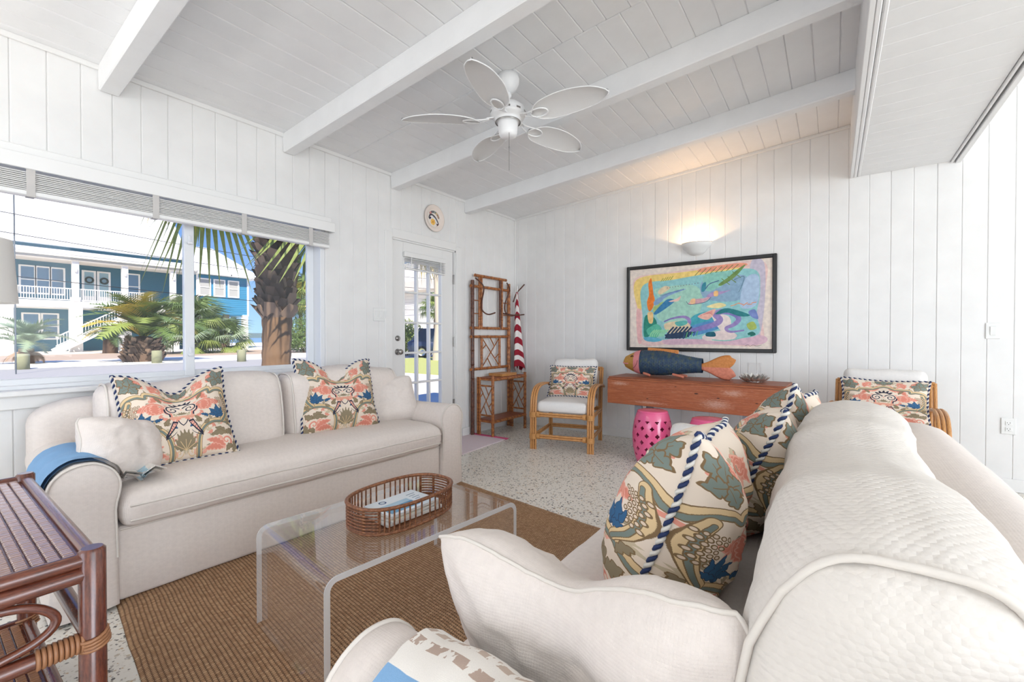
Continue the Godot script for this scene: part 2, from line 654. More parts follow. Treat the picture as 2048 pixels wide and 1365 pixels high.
func pattern_img() -> Image:
	var n := 1400
	var N := float(n)
	var im := Image.create(n, n, false, Image.FORMAT_RGB8)
	var cream := C8(236, 220, 202)
	im.fill(cream)
	var olive := C8(146, 132, 106)
	var teal := C8(126, 138, 130)
	var brown := C8(132, 106, 74)
	var tan := C8(226, 198, 152)
	var coral := C8(224, 140, 120)
	var pinkc := C8(238, 176, 156)
	var navy := C8(44, 46, 66)
	var blue := C8(52, 98, 138)
	var both := func(p: Array, c: Color): fill_poly(im, p, c); fill_poly(im, mir(p, N), c)
	var bstroke := func(p: Array, w: float, c: Color, w2 := -1.0): stroke(im, p, w, c, w2); stroke(im, mir(p, N), w, c, w2)
	var lf := func(b: Array, t: Array, w: float, lobes: int, c: Color, o: Color, bend := 0.0, ow := 9.0):
		var p := leaf_pts(Vector2(b[0], b[1]) * N, Vector2(t[0], t[1]) * N, w * N, lobes, bend)
		if ow > 0.0:
			var g := grow(p, ow)
			fill_poly(im, g, o); fill_poly(im, mir(g, N), o)
		fill_poly(im, p, c); fill_poly(im, mir(p, N), c)
	# small sprigs all over the ground
	var pr := RandomNumberGenerator.new()
	pr.seed = 31
	for k in 90:
		var c0 := Vector2(pr.randf_range(0.02, 0.5), pr.randf_range(0.02, 0.98))
		var a0 := pr.randf() * TAU
		var cc: Color = [pinkc, pinkc.lerp(coral, 0.6), olive.lerp(cream, 0.25), C8(206, 190, 160)][k % 4]
		for j in 3:
			var e := c0 + Vector2.from_angle(a0 + (j - 1) * 0.75) * pr.randf_range(0.035, 0.06)
			both.call(leaf_pts(c0 * N, e * N, 0.012 * N, 2, 0.1), cc)
	# coral fields: scrolling plumes
	for s in [[0.27, 0.20, 0.34, 0.06, 0.035], [0.20, 0.17, 0.14, 0.06, 0.035], [0.24, 0.36, 0.40, 0.24, 0.03], [0.23, 0.40, 0.09, 0.44, 0.03], [0.28, 0.50, 0.20, 0.40, 0.04], [0.28, 0.50, 0.36, 0.42, 0.04], [0.28, 0.50, 0.28, 0.37, 0.045], [0.14, 0.93, 0.30, 0.86, 0.035], [0.16, 0.95, 0.33, 0.95, 0.03], [0.42, 0.16, 0.36, 0.30, 0.03]]:
		lf.call([s[0], s[1]], [s[2], s[3]], s[4], 5, coral, pinkc, 0.12, 10.0)
	for s in [[0.16, 0.11, 0.055, 1.3], [0.31, 0.11, 0.05, -1.3], [0.36, 0.27, 0.045, 1.2], [0.11, 0.88, 0.05, 1.2]]:
		var sp := spiral_pts(Vector2(s[0], s[1]) * N, s[2] * N, absf(s[3]), 2.2, signf(s[3]))
		bstroke.call(sp, 32.0, pinkc, 14.0)
		bstroke.call(sp, 19.0, coral, 6.0)
	# medallion arcs
	var med := []
	for i in 40:
		var a := PI * (1.0 + i / 39.0)
		med.append(Vector2(0.27 + 0.135 * cos(a), 0.545 + 0.17 * sin(a)) * N)
	bstroke.call(med, 30.0, pinkc)
	bstroke.call(med, 14.0, coral)
	# ogee bands
	for b in [[[0.0, 0.36], [0.05, 0.30], [0.13, 0.285], [0.19, 0.30], [0.205, 0.255], [0.27, 0.245], [0.37, 0.235], [0.44, 0.19], [0.5, 0.17]], [[0.0, 0.70], [0.09, 0.655], [0.20, 0.66], [0.29, 0.70], [0.355, 0.79], [0.38, 0.90], [0.38, 1.0]], [[0.06, 0.34], [0.035, 0.42], [0.03, 0.50], [0.05, 0.58], [0.10, 0.645]]]:
		var c := spline(sc(b, N), 10)
		bstroke.call(c, 76.0, brown)
		bstroke.call(c, 64.0, tan)
		bstroke.call(c.map(func(q): return q + Vector2(6, 17)), 34.0, brown)
		bstroke.call(c.map(func(q): return q + Vector2(6, 17)), 25.0, teal)
	# upper corner: leaves and grape scales
	for s in [[0.10, 0.17, 0.02, 0.06, 0.05], [0.10, 0.17, 0.11, 0.02, 0.045], [0.10, 0.17, 0.20, 0.13, 0.04], [0.10, 0.17, 0.015, 0.20, 0.045], [0.10, 0.17, 0.15, 0.245, 0.045], [0.47, 0.11, 0.40, 0.03, 0.035], [0.5, 0.12, 0.5, 0.01, 0.045]]:
		lf.call([s[0], s[1]], [s[2], s[3]], s[4], 3, teal, brown)
		bstroke.call([Vector2(s[0], s[1]) * N, Vector2(lerpf(s[0], s[2], 0.7), lerpf(s[1], s[3], 0.7)) * N], 5.0, brown)
	for j in 7:
		for i in 5:
			var p := Vector2(0.025 + i * 0.027 + (0.0135 if j % 2 else 0.0), 0.395 + j * 0.024) * N
			if p.x > N * 0.115 + 40 - j * 12:
				continue
			for q in [p, Vector2(N - p.x, p.y)]:
				disc(im, q, 17.0, brown)
				disc(im, q, 10.0, C8(226, 206, 184))
	# blue acanthus
	for s in [[0.16, 0.62, 0.09, 0.50, 0.03], [0.16, 0.62, 0.15, 0.47, 0.035], [0.16, 0.62, 0.225, 0.515, 0.03], [0.15, 0.60, 0.075, 0.575, 0.02], [0.17, 0.60, 0.245, 0.585, 0.02], [0.26, 0.60, 0.325, 0.57, 0.018], [0.26, 0.61, 0.275, 0.565, 0.015], [0.44, 0.70, 0.40, 0.66, 0.015]]:
		lf.call([s[0], s[1]], [s[2], s[3]], s[4], 3, blue, navy, 0.1, 3.0)
	# olive sprigs
	for s in [[0.33, 0.66, 0.37, 0.60, 0.018], [0.30, 0.68, 0.25, 0.635, 0.02], [0.35, 0.66, 0.39, 0.57, 0.018], [0.10, 0.80, 0.02, 0.74, 0.035], [0.10, 0.80, 0.20, 0.74, 0.04], [0.10, 0.80, 0.25, 0.81, 0.03], [0.06, 0.98, 0.02, 0.86, 0.03], [0.06, 0.92, 0.13, 0.98, 0.025], [0.28, 0.28, 0.33, 0.34, 0.02], [0.02, 0.63, 0.06, 0.70, 0.02]]:
		lf.call([s[0], s[1]], [s[2], s[3]], s[4], 3, olive, brown, 0.1, 5.0)
	# central emblem: paired volutes under a palmette
	for k in 5:
		var a := -PI / 2 + (k - 2) * 0.42
		var p := leaf_pts(Vector2(0.5, 0.40) * N, (Vector2(0.5, 0.40) + Vector2.from_angle(a) * 0.135) * N, 0.026 * N, 2)
		fill_poly(im, grow(p, 5.0), navy)
	disc(im, Vector2(0.5, 0.43) * N, 0.10 * N, cream)
	bstroke.call(spiral_pts(Vector2(0.418, 0.43) * N, 0.072 * N, 1.5, -0.4, -1.0), 40.0, cream, 40.0)
	bstroke.call(spiral_pts(Vector2(0.418, 0.43) * N, 0.072 * N, 1.5, -0.4, -1.0), 22.0, navy, 14.0)
	bstroke.call(spline(sc([[0.346, 0.44], [0.352, 0.48], [0.385, 0.51], [0.39, 0.545]], N), 8), 22.0, navy)
	disc(im, Vector2(0.5, 0.425) * N, 15.0, pinkc)
	for k in 5:
		var a := -PI / 2 + (k - 2) * 0.5
		fill_poly(im, leaf_pts(Vector2(0.5, 0.535) * N, (Vector2(0.5, 0.535) + Vector2.from_angle(a) * 0.06) * N, 0.016 * N, 2), olive)
	fill_poly(im, sc([[0.385, 0.555], [0.615, 0.555], [0.615, 0.595], [0.385, 0.595]], N), coral.lerp(tan, 0.35))
	fill_poly(im, sc([[0.385, 0.568], [0.615, 0.568], [0.615, 0.580], [0.385, 0.580]], N), pinkc)
	# brackets
	both.call(sc([[0.405, 0.62], [0.455, 0.635], [0.42, 0.70], [0.36, 0.775], [0.335, 0.80], [0.325, 0.775], [0.37, 0.70]], N), navy)
	both.call(sc([[0.41, 0.64], [0.442, 0.65], [0.41, 0.695], [0.36, 0.755], [0.35, 0.76], [0.38, 0.70]], N), pinkc)
	for k in 5:
		bstroke.call([Vector2(0.412 - k * 0.013, 0.645 + k * 0.024) * N, Vector2(0.436 - k * 0.017, 0.668 + k * 0.022) * N], 6.0, navy)
	bstroke.call(spline(sc([[0.33, 0.80], [0.36, 0.79], [0.40, 0.77], [0.43, 0.74]], N), 8), 13.0, navy, 5.0)
	bstroke.call(spline(sc([[0.455, 0.62], [0.475, 0.655], [0.5, 0.675]], N), 8), 13.0, navy)
	# palmette at the foot
	for k in 9:
		var a := -PI / 2 + (k - 4) * 0.36
		var tip := Vector2(0.5, 0.90) + Vector2(cos(a) * 0.115, sin(a) * 0.19)
		fill_poly(im, leaf_pts(Vector2(0.5, 0.92) * N, tip * N, 0.03 * N, 3), olive)
	for k in 5:
		var a := -PI / 2 + (k - 2) * 0.5
		stroke(im, [Vector2(0.5, 0.93) * N, (Vector2(0.5, 0.93) + Vector2.from_angle(a) * 0.10) * N], 7.0, tan)
	bstroke.call(spiral_pts(Vector2(0.44, 0.95) * N, 0.04 * N, 1.2, 0.0, 1.0), 10.0, tan)
	return im

func throw_img() -> Image:
	# one end of a cotton throw: a broad blue band, then beige and pale aqua dashes on white
	var w := 512
	var h := 1024
	var im := Image.create(w, h, false, Image.FORMAT_RGB8)
	im.fill(C8(238, 232, 224))
	im.fill_rect(Rect2i(0, 0, w, 400), C8(128, 168, 206))
	var f := FastNoiseLite.new()
	f.seed = 8
	f.frequency = 0.6
	var g := FastNoiseLite.new()
	g.seed = 9
	g.frequency = 0.035
	for k in 10:
		var c: Color = [C8(184, 162, 148), C8(196, 176, 160), C8(188, 212, 222), C8(176, 206, 220), C8(192, 172, 168)][k % 5]
		for y in 26:
			for x in w:
				if g.get_noise_2d(x, k * 40.0 + y * 0.4) > -0.12:
					im.set_pixel(x, 452 + k * 56 + y, c)
	for y in h:
		for x in w:
			var q := f.get_noise_2d(x * 0.9, y * 0.9) * 0.045 + (0.02 if (x + y) % 4 < 2 else -0.02)
			var c := im.get_pixel(x, y)
			im.set_pixel(x, y, Color(clampf(c.r + q, 0, 1), clampf(c.g + q, 0, 1), clampf(c.b + q, 0, 1)))
	return im

func doormat_img() -> Image:
	var n := 512
	var im := Image.create(n, n, false, Image.FORMAT_RGB8)
	for y in n:
		for x in n:
			var k := (x / 4 + y / 4) % 2
			var b := (y / 32) % 2
			im.set_pixel(x, y, (C8(236, 196, 204) if k else C8(228, 222, 224)) if b else (C8(212, 204, 214) if k else C8(238, 226, 226)))
	return im

func console_img() -> Image:
	var im := wood_img(1024, 512, C8(118, 58, 32), C8(168, 92, 54), C8(196, 126, 84), 17, 3.0, 22.0)
	var f := FastNoiseLite.new()
	f.seed = 61
	f.frequency = 1.0
	var g := FastNoiseLite.new()
	g.seed = 62
	g.frequency = 0.05
	for y in 512:
		for x in 1024:
			var u := x / 1024.0
			var v := y / 512.0
			var c := im.get_pixel(x, y)
			# pale rubbed patches and scratches along the grain
			var k := 0.0
			for q in [[0.66, 0.30, 0.07, 0.16], [0.74, 0.72, 0.05, 0.10], [0.12, 0.80, 0.05, 0.07], [0.30, 0.15, 0.09, 0.05]]:
				var d := Vector2((u - q[0]) / q[2], (v - q[1]) / q[3]).length()
				k = maxf(k, clampf(1.3 - d + g.get_noise_2d(x, y * 2.0) * 0.9, 0.0, 1.0))
			k *= 0.6 + 0.4 * f.get_noise_2d(u * 60.0, v * 60.0)
			if f.get_noise_2d(u * 5.0, v * 130.0) > 0.42 and f.get_noise_2d(u * 30.0 + 5.0, v * 8.0) > 0.05:
				k = maxf(k, 0.5)
			im.set_pixel(x, y, c.lerp(C8(216, 186, 176), clampf(k, 0.0, 0.85)))
	for q in [[0.29, 0.30, 7], [0.56, 0.62, 11], [0.67, 0.52, 8], [0.45, 0.82, 6], [0.85, 0.45, 7]]:
		disc(im, Vector2(q[0] * 1024, q[1] * 512), q[2], C8(70, 30, 20))
		disc(im, Vector2(q[0] * 1024, q[1] * 512), q[2] * 0.5, C8(30, 16, 12))
	return im

func painting_img() -> Image:
	var w := 1300
	var h := 836
	var im := Image.create(w, h, false, Image.FORMAT_RGB8)
	im.fill(C8(238, 224, 212))
	var P := func(a: Array) -> Array: return a.map(func(q): return Vector2(q[0] * w, q[1] * h))
	var S := func(a: Array) -> Array: return spline(P.call(a), 8)
	var FS := func(a: Array, c: Color): fill_poly(im, spline(P.call(a), 8, true), c)
	# loose washes round the edge
	FS.call([[0.05, 0.12], [0.3, 0.08], [0.6, 0.05], [0.93, 0.04], [0.955, 0.3], [0.93, 0.6], [0.93, 0.93], [0.7, 0.95], [0.4, 0.93], [0.1, 0.95], [0.07, 0.6], [0.05, 0.4]], C8(236, 204, 198))
	FS.call([[0.06, 0.14], [0.4, 0.09], [0.75, 0.075], [0.76, 0.13], [0.4, 0.17], [0.12, 0.22], [0.10, 0.5], [0.07, 0.5]], C8(244, 214, 128))
	FS.call([[0.55, 0.06], [0.8, 0.04], [0.82, 0.08], [0.55, 0.11]], C8(240, 160, 130))
	FS.call([[0.86, 0.06], [0.94, 0.05], [0.95, 0.4], [0.93, 0.75], [0.90, 0.92], [0.86, 0.6]], C8(200, 192, 208))
	FS.call([[0.06, 0.55], [0.09, 0.52], [0.10, 0.75], [0.10, 0.93], [0.07, 0.90]], C8(236, 186, 184))
	FS.call([[0.3, 0.88], [0.6, 0.86], [0.93, 0.84], [0.92, 0.94], [0.6, 0.94], [0.3, 0.95]], C8(222, 186, 200))
	# water
	FS.call([[0.11, 0.22], [0.35, 0.17], [0.6, 0.13], [0.88, 0.12], [0.92, 0.35], [0.90, 0.6], [0.90, 0.84], [0.6, 0.88], [0.35, 0.88], [0.13, 0.90], [0.11, 0.6]], C8(146, 204, 206))
	FS.call([[0.2, 0.28], [0.4, 0.24], [0.52, 0.28], [0.55, 0.45], [0.5, 0.62], [0.3, 0.68], [0.22, 0.6], [0.28, 0.45]], C8(166, 214, 196))
	FS.call([[0.55, 0.22], [0.72, 0.17], [0.84, 0.2], [0.82, 0.42], [0.7, 0.46], [0.56, 0.4]], C8(142, 176, 202))
	FS.call([[0.57, 0.14], [0.76, 0.13], [0.7, 0.26], [0.58, 0.33]], C8(142, 204, 190))
	FS.call([[0.83, 0.22], [0.91, 0.20], [0.90, 0.5], [0.8, 0.52]], C8(176, 200, 226))
	FS.call([[0.5, 0.6], [0.62, 0.57], [0.68, 0.68], [0.6, 0.78], [0.5, 0.80], [0.46, 0.7]], C8(70, 170, 186))
	FS.call([[0.46, 0.74], [0.66, 0.66], [0.68, 0.74], [0.6, 0.80], [0.48, 0.84]], C8(86, 148, 200))
	FS.call([[0.13, 0.60], [0.2, 0.62], [0.22, 0.72], [0.16, 0.85], [0.12, 0.84]], C8(38, 138, 120))
	FS.call([[0.14, 0.78], [0.22, 0.70], [0.26, 0.78], [0.2, 0.88]], C8(90, 188, 160))
	FS.call([[0.56, 0.84], [0.7, 0.78], [0.78, 0.84], [0.72, 0.90], [0.58, 0.90]], C8(236, 218, 214))
	FS.call([[0.62, 0.60], [0.72, 0.62], [0.74, 0.72], [0.69, 0.80], [0.64, 0.70]], C8(240, 226, 220))
	# an orange flask, sky wedges, hulls
	FS.call([[0.155, 0.20], [0.175, 0.13], [0.185, 0.20], [0.195, 0.33], [0.205, 0.40], [0.19, 0.50], [0.165, 0.54], [0.15, 0.50], [0.145, 0.42], [0.16, 0.33]], C8(240, 128, 44))
	FS.call([[0.2, 0.48], [0.28, 0.43], [0.27, 0.53], [0.2, 0.56]], C8(172, 200, 130))
	FS.call([[0.27, 0.44], [0.31, 0.40], [0.36, 0.42], [0.30, 0.50], [0.22, 0.58], [0.2, 0.56]], C8(52, 128, 178))
	FS.call([[0.31, 0.43], [0.37, 0.40], [0.40, 0.37], [0.38, 0.43]], C8(240, 202, 186))
	FS.call([[0.15, 0.56], [0.19, 0.56], [0.19, 0.68], [0.16, 0.68]], C8(242, 204, 140))
	FS.call([[0.2, 0.42], [0.3, 0.33], [0.44, 0.29], [0.3, 0.37], [0.22, 0.47]], C8(136, 170, 206))
	for i in 16:
		stroke(im, P.call([[0.25 + i * 0.011, 0.36 - i * 0.004], [0.256 + i * 0.011, 0.345 - i * 0.004]]), 4.0, C8(70, 90, 160))
	FS.call([[0.23, 0.30], [0.28, 0.24], [0.32, 0.27], [0.25, 0.34]], C8(226, 208, 172))
	for i in 12:
		disc(im, P.call([[0.30 + i * 0.02, 0.265 - 0.003 * i]])[0], 4.0, C8(108, 92, 120))
	# two fishes head to tail
	FS.call([[0.45, 0.47], [0.49, 0.42], [0.56, 0.41], [0.61, 0.39], [0.57, 0.45], [0.50, 0.47]], C8(214, 168, 178))
	FS.call([[0.47, 0.42], [0.50, 0.41], [0.50, 0.47], [0.47, 0.47]], C8(242, 196, 150))
	stroke(im, S.call([[0.44, 0.44], [0.46, 0.475], [0.52, 0.47], [0.58, 0.45], [0.61, 0.40]]), 4.0, C8(74, 76, 120))
	FS.call([[0.58, 0.39], [0.62, 0.345], [0.70, 0.34], [0.74, 0.33], [0.68, 0.37], [0.61, 0.40]], C8(176, 150, 196))
	FS.call([[0.63, 0.34], [0.655, 0.335], [0.655, 0.39], [0.63, 0.39]], C8(244, 196, 130))
	# green salamander and weeds along the top
	FS.call([[0.66, 0.26], [0.72, 0.19], [0.78, 0.11], [0.83, 0.06], [0.80, 0.13], [0.75, 0.21], [0.68, 0.275]], C8(112, 146, 80))
	for q in [[0.70, 0.22], [0.74, 0.20], [0.77, 0.15]]:
		stroke(im, P.call([[q[0] - 0.02, q[1] - 0.02], [q[0] + 0.03, q[1] + 0.05]]), 7.0, C8(108, 140, 78))
	for i in 5:
		stroke(im, P.call([[0.25 + i * 0.018, 0.185 - i * 0.004], [0.27 + i * 0.018, 0.145 - i * 0.004]]), 6.0, C8(150, 160, 60))
	for i in 8:
		stroke(im, P.call([[0.5 + i * 0.035, 0.14 - i * 0.004], [0.54 + i * 0.035, 0.075 - i * 0.003]]), 6.0, C8(110, 130, 66))
	stroke(im, S.call([[0.57, 0.31], [0.60, 0.25], [0.66, 0.22]]), 7.0, C8(66, 88, 140))
	stroke(im, S.call([[0.76, 0.22], [0.82, 0.19], [0.81, 0.28], [0.79, 0.36]]), 4.0, C8(80, 110, 130))
	FS.call([[0.55, 0.25], [0.575, 0.23], [0.57, 0.32], [0.545, 0.33]], C8(56, 140, 160))
	# the long violet eel
	var eel: Array = S.call([[0.28, 0.67], [0.34, 0.635], [0.42, 0.62], [0.46, 0.66], [0.455, 0.74], [0.48, 0.78], [0.56, 0.75], [0.64, 0.71], [0.67, 0.66], [0.64, 0.60], [0.69, 0.57], [0.76, 0.60], [0.79, 0.66], [0.76, 0.72], [0.71, 0.76], [0.74, 0.80], [0.82, 0.785]])
	for i in eel.size() - 1:
		var t := float(i) / eel.size()
		stroke(im, [eel[i], eel[i + 1]], 10.0 + 44.0 * sin(PI * clampf(t, 0.03, 0.97)), C8(126, 122, 188).lerp(C8(160, 140, 196), absf(sin(t * 9.0))))
	FS.call([[0.64, 0.59], [0.70, 0.535], [0.78, 0.56], [0.86, 0.62], [0.80, 0.63], [0.72, 0.585], [0.66, 0.60]], C8(36, 128, 134))
	FS.call([[0.52, 0.62], [0.58, 0.57], [0.64, 0.54], [0.62, 0.62], [0.58, 0.66]], C8(240, 186, 170))
	for i in 5:
		stroke(im, P.call([[0.54 + i * 0.015, 0.61 - i * 0.01], [0.62, 0.56 + i * 0.012]]), 4.0, C8(222, 140, 134))
	FS.call([[0.58, 0.51], [0.66, 0.47], [0.71, 0.50], [0.66, 0.53]], C8(240, 226, 164))
	for i in 6:
		stroke(im, P.call([[0.74 + i * 0.026, 0.51 - (i % 3) * 0.012], [0.765 + i * 0.026, 0.50 - (i % 2) * 0.02]]), 7.0, C8(230, 150, 110))
	FS.call([[0.85, 0.58], [0.89, 0.56], [0.91, 0.66], [0.87, 0.64]], C8(120, 140, 200))
	FS.call([[0.84, 0.72], [0.88, 0.69], [0.90, 0.76], [0.86, 0.78]], C8(170, 190, 96))
	FS.call([[0.845, 0.82], [0.875, 0.80], [0.895, 0.83], [0.865, 0.85]], C8(24, 110, 100))
	FS.call([[0.58, 0.81], [0.63, 0.80], [0.64, 0.85], [0.58, 0.85]], C8(14, 96, 116))
	FS.call([[0.28, 0.70], [0.38, 0.67], [0.46, 0.70], [0.46, 0.80], [0.36, 0.84], [0.3, 0.80]], C8(226, 208, 172))
	FS.call([[0.36, 0.68], [0.44, 0.67], [0.44, 0.71], [0.38, 0.73]], C8(96, 186, 178))
	for i in 7:
		stroke(im, S.call([[0.17 + i * 0.016, 0.85], [0.18 + i * 0.017, 0.81], [0.205 + i * 0.017, 0.775]]), 13.0, C8(150, 218, 170))
	for i in 6:
		stroke(im, S.call([[0.29 + i * 0.026, 0.87], [0.31 + i * 0.026, 0.81], [0.345 + i * 0.026, 0.745]]), 17.0, C8(36, 60, 92))
	fill_poly(im, P.call([[0.28, 0.83], [0.44, 0.79], [0.50, 0.80], [0.44, 0.87], [0.3, 0.88]]), C8(36, 60, 92))
	for i in 6:
		stroke(im, P.call([[0.42 + i * 0.018, 0.87 - i * 0.006], [0.43 + i * 0.018, 0.81 - i * 0.004]]), 8.0, C8(96, 190, 120) if i % 2 else C8(40, 80, 130))
	FS.call([[0.13, 0.86], [0.22, 0.87], [0.26, 0.90], [0.2, 0.92], [0.13, 0.90]], C8(98, 180, 206))
	stroke(im, S.call([[0.62, 0.89], [0.7, 0.90], [0.78, 0.88], [0.86, 0.84]]), 8.0, C8(120, 200, 190))
	# a pencilled signature squiggle
	stroke(im, S.call([[0.83, 0.955], [0.85, 0.945], [0.86, 0.958], [0.88, 0.945], [0.90, 0.955], [0.93, 0.945]]), 2.5, C8(120, 110, 110))
	var f := FastNoiseLite.new()
	f.seed = 77
	f.frequency = 0.02
	f.fractal_octaves = 4
	for y in h:
		for x in w:
			var q := f.get_noise_2d(x, y) * 0.07
			var c := im.get_pixel(x, y)
			im.set_pixel(x, y, Color(clampf(c.r + q, 0, 1), clampf(c.g + q, 0, 1), clampf(c.b + q * 0.8, 0, 1)))
	return im

# ---------------------------------------------------------------- the room
func prism(st: SurfaceTool, p: Array, z0: float, z1: float) -> void:
	flat(st)
	var a := p.map(func(q): return Vector3(q[0], q[1], z0))
	var b := p.map(func(q): return Vector3(q[0], q[1], z1))
	var mid := Vector3.ZERO
	for q in a + b:
		mid += q / (2.0 * p.size())
	poly(st, a, Vector3(0, 0, z0 - z1))
	poly(st, b, Vector3(0, 0, z1 - z0))
	for i in p.size():
		var k := (i + 1) % p.size()
		poly(st, [a[i], a[k], b[k], b[i]], (a[i] + a[k] + b[i] + b[k]) * 0.25 - mid)

func ceil_y(x: float) -> float:
	return CEIL + SLOPE * x

func span_boards(nm: String, parent: Node, m: Material, a0: float, a1: float, y0: float, y1: float, face: String) -> void:
	# one vertical board with chamfered edges
	var c := (a0 + a1) * 0.5
	var w := a1 - a0
	if w < 0.01 or y1 - y0 < 0.01:
		return
	var mesh := box_mesh(Vector3(w, y1 - y0, 0.02) if face == "z" else Vector3(0.02, y1 - y0, w), 0.0045)
	part(nm, mesh, m, parent, Vector3(c, (y0 + y1) * 0.5, -0.0095 + rng.randf_range(-0.0012, 0.0012)) if face == "z" else Vector3(-0.0095 + rng.randf_range(-0.0012, 0.0012), (y0 + y1) * 0.5, c))

func build_shell() -> void:
	var st := new_st()
	box(st, Vector3(4.75, -0.06, 4.45), Vector3(9.9, 0.12, 9.4))
	struct(part("floor", st, M.terrazzo), "speckled cream terrazzo floor", "floor")
	# picture wall
	st = new_st()
	prism(st, [[-0.15, -0.1], [9.65, -0.1], [9.65, ceil_y(9.65) + 0.05], [-0.15, ceil_y(-0.15) + 0.05]], -0.17, -0.02)
	var wb := part("wall_back", st, M.wall_slab)
	struct(wb, "white vertical board wall that carries the framed picture", "wall")
	var x := 3.586 - 0.136 * 27
	while x < 9.5:
		span_boards("board", wb, M.wall, maxf(x, 0.0), minf(x + 0.136, 9.5), 0.0, ceil_y(minf(x + 0.136, 9.5)) + 0.012, "z")
		x += 0.136
	# window wall, open for the window and the door
	st = new_st()
	for r in [[-0.15, 1.12, -0.1, 2.72], [1.12, 1.99, 2.05, 2.72], [1.99, 2.66, -0.1, 2.72], [2.66, 5.02, -0.1, 0.83], [2.66, 5.02, 2.03, 2.72], [5.02, 9.15, -0.1, 2.72]]:
		box(st, Vector3(-0.095, (r[2] + r[3]) * 0.5, (r[0] + r[1]) * 0.5), Vector3(0.15, r[3] - r[2], r[1] - r[0]))
	var wl := part("wall_left", st, M.wall_slab)
	struct(wl, "white vertical board wall with the wide window and the glazed door", "wall")
	var cuts := [[1.12, 1.99, -0.1, 2.05], [2.66, 5.02, 0.83, 2.03]]
	var z := 4.362 - 0.131 * 34
	while z < 9.0:
		var segs := [[maxf(z, 0.0), minf(z + 0.131, 9.0), 0.0, CEIL + 0.01]]
		for c in cuts:
			var nxt := []
			for s in segs:
				if s[1] <= c[0] or s[0] >= c[1] or s[3] <= c[2] or s[2] >= c[3]:
					nxt.append(s)
					continue
				if s[0] < c[0]:
					nxt.append([s[0], c[0], s[2], s[3]])
				if s[1] > c[1]:
					nxt.append([c[1], s[1], s[2], s[3]])
				var a0 := maxf(s[0], c[0])
				var a1 := minf(s[1], c[1])
				if c[2] > s[2]:
					nxt.append([a0, a1, s[2], c[2]])
				if c[3] < s[3]:
					nxt.append([a0, a1, c[3], s[3]])
			segs = nxt
		for s in segs:
			span_boards("board", wl, M.wall, s[0], s[1], s[2], s[3], "x")
		z += 0.131
	# unseen walls, with glass doors and a rear window added for the light
	st = new_st()
	for r in [[-0.15, 2.5, -0.1, 3.45], [7.3, 9.15, -0.1, 3.45], [2.5, 7.3, 3.16, 3.45], [2.5, 7.3, -0.1, 0.02]]:
		box(st, Vector3(9.58, (r[2] + r[3]) * 0.5, (r[0] + r[1]) * 0.5), Vector3(0.15, r[3] - r[2], r[1] - r[0]))
	struct(part("wall_right", st, M.wall), "white wall with added glass doors", "wall")
	st = new_st()
	for r in [[-0.15, 0.4, -0.1, 3.45], [3.6, 9.65, -0.1, 3.45], [0.4, 3.6, 2.4, 3.45], [0.4, 3.6, -0.1, 0.6]]:
		box(st, Vector3((r[0] + r[1]) * 0.5, (r[2] + r[3]) * 0.5, 9.08), Vector3(r[1] - r[0], r[3] - r[2], 0.15))
	struct(part("wall_front", st, M.wall), "white wall behind the sitting area", "wall")
	# ceiling: boards along the room, a butt joint over the fan, beams across
	var B := Basis(Vector3(0, 0, 1), atan(SLOPE))
	st = new_st()
	prism(st, [[-0.17, ceil_y(-0.17) + 0.02], [9.65, ceil_y(9.65) + 0.02], [9.65, ceil_y(9.65) + 0.2], [-0.17, ceil_y(-0.17) + 0.2]], -0.17, 9.15)
	var ce := part("ceiling", st, M.wall_slab)
	struct(ce, "white sloping board ceiling with white beams", "ceiling")
	var bw := 0.135
	for half in 2:
		var z0 := 0.0 if half == 0 else 2.46
		var z1 := 2.457 if half == 0 else 9.0
		var m := box_mesh(Vector3(bw, 0.02, z1 - z0), 0.005)
		for k in range(-1, 72):
			var xc := (k + 0.5) * bw + (0.062 if half else 0.0)
			if xc < bw * 0.45 or xc > 9.46:
				if half == 1 and k == -1:
					var nb := part("board", box_mesh(Vector3(0.062, 0.02, z1 - z0), 0.005), M.ceil, ce, Vector3(0.031, ceil_y(0.031) + 0.0105, (z0 + z1) * 0.5))
					nb.basis = B
				continue
			var o := part("board", m, M.ceil, ce, Vector3(xc, ceil_y(xc) + 0.010 + rng.randf_range(0.0, 0.0012), (z0 + z1) * 0.5))
			o.basis = B
	var L := 3.47 / cos(atan(SLOPE))
	for zf in [0.98, 2.0, 3.0, 4.03, 5.06, 6.1, 7.12, 8.15]:
		st = new_st()
		box(st, Vector3.ZERO, Vector3(L, 0.145, 0.09), 0.006)
		var o := part("beam", st, M.ceil, ce, Vector3(1.735, ceil_y(1.735) - 0.068, zf - 0.045))
		o.basis = B
	# dropped soffit with its edge mouldings
	st = new_st()
	box(st, Vector3(3.785, 2.74, 4.5), Vector3(0.60, 0.56, 9.0))
	var so := part("soffit", st, M.ceil, ce)
	var pm := box_mesh(Vector3(0.56, 0.012, 0.136), 0.003)
	for k in 66:
		part("plank", pm, M.ceil, so, Vector3(3.785, 2.456, 0.068 + k * 0.136))
	st = new_st()
	box(st, Vector3(3.47, 2.73, 4.5), Vector3(0.022, 0.57, 9.0), 0.003)
	box(st, Vector3(3.492, 2.452, 4.5), Vector3(0.02, 0.016, 9.0), 0.004)
	box(st, Vector3(3.517, 2.454, 4.5), Vector3(0.018, 0.014, 9.0), 0.004)
	part("edge_moulding", st, M.ceil, so)
	st = new_st()
	box(st, Vector3(4.074, 2.447, 4.5), Vector3(0.014, 0.02, 9.0), 0.003)
	box(st, Vector3(4.108, 2.70, 4.5), Vector3(0.03, 0.54, 9.0), 0.003)
	part("track_moulding", st, M.ceil, so)
	# trims
	st = new_st()
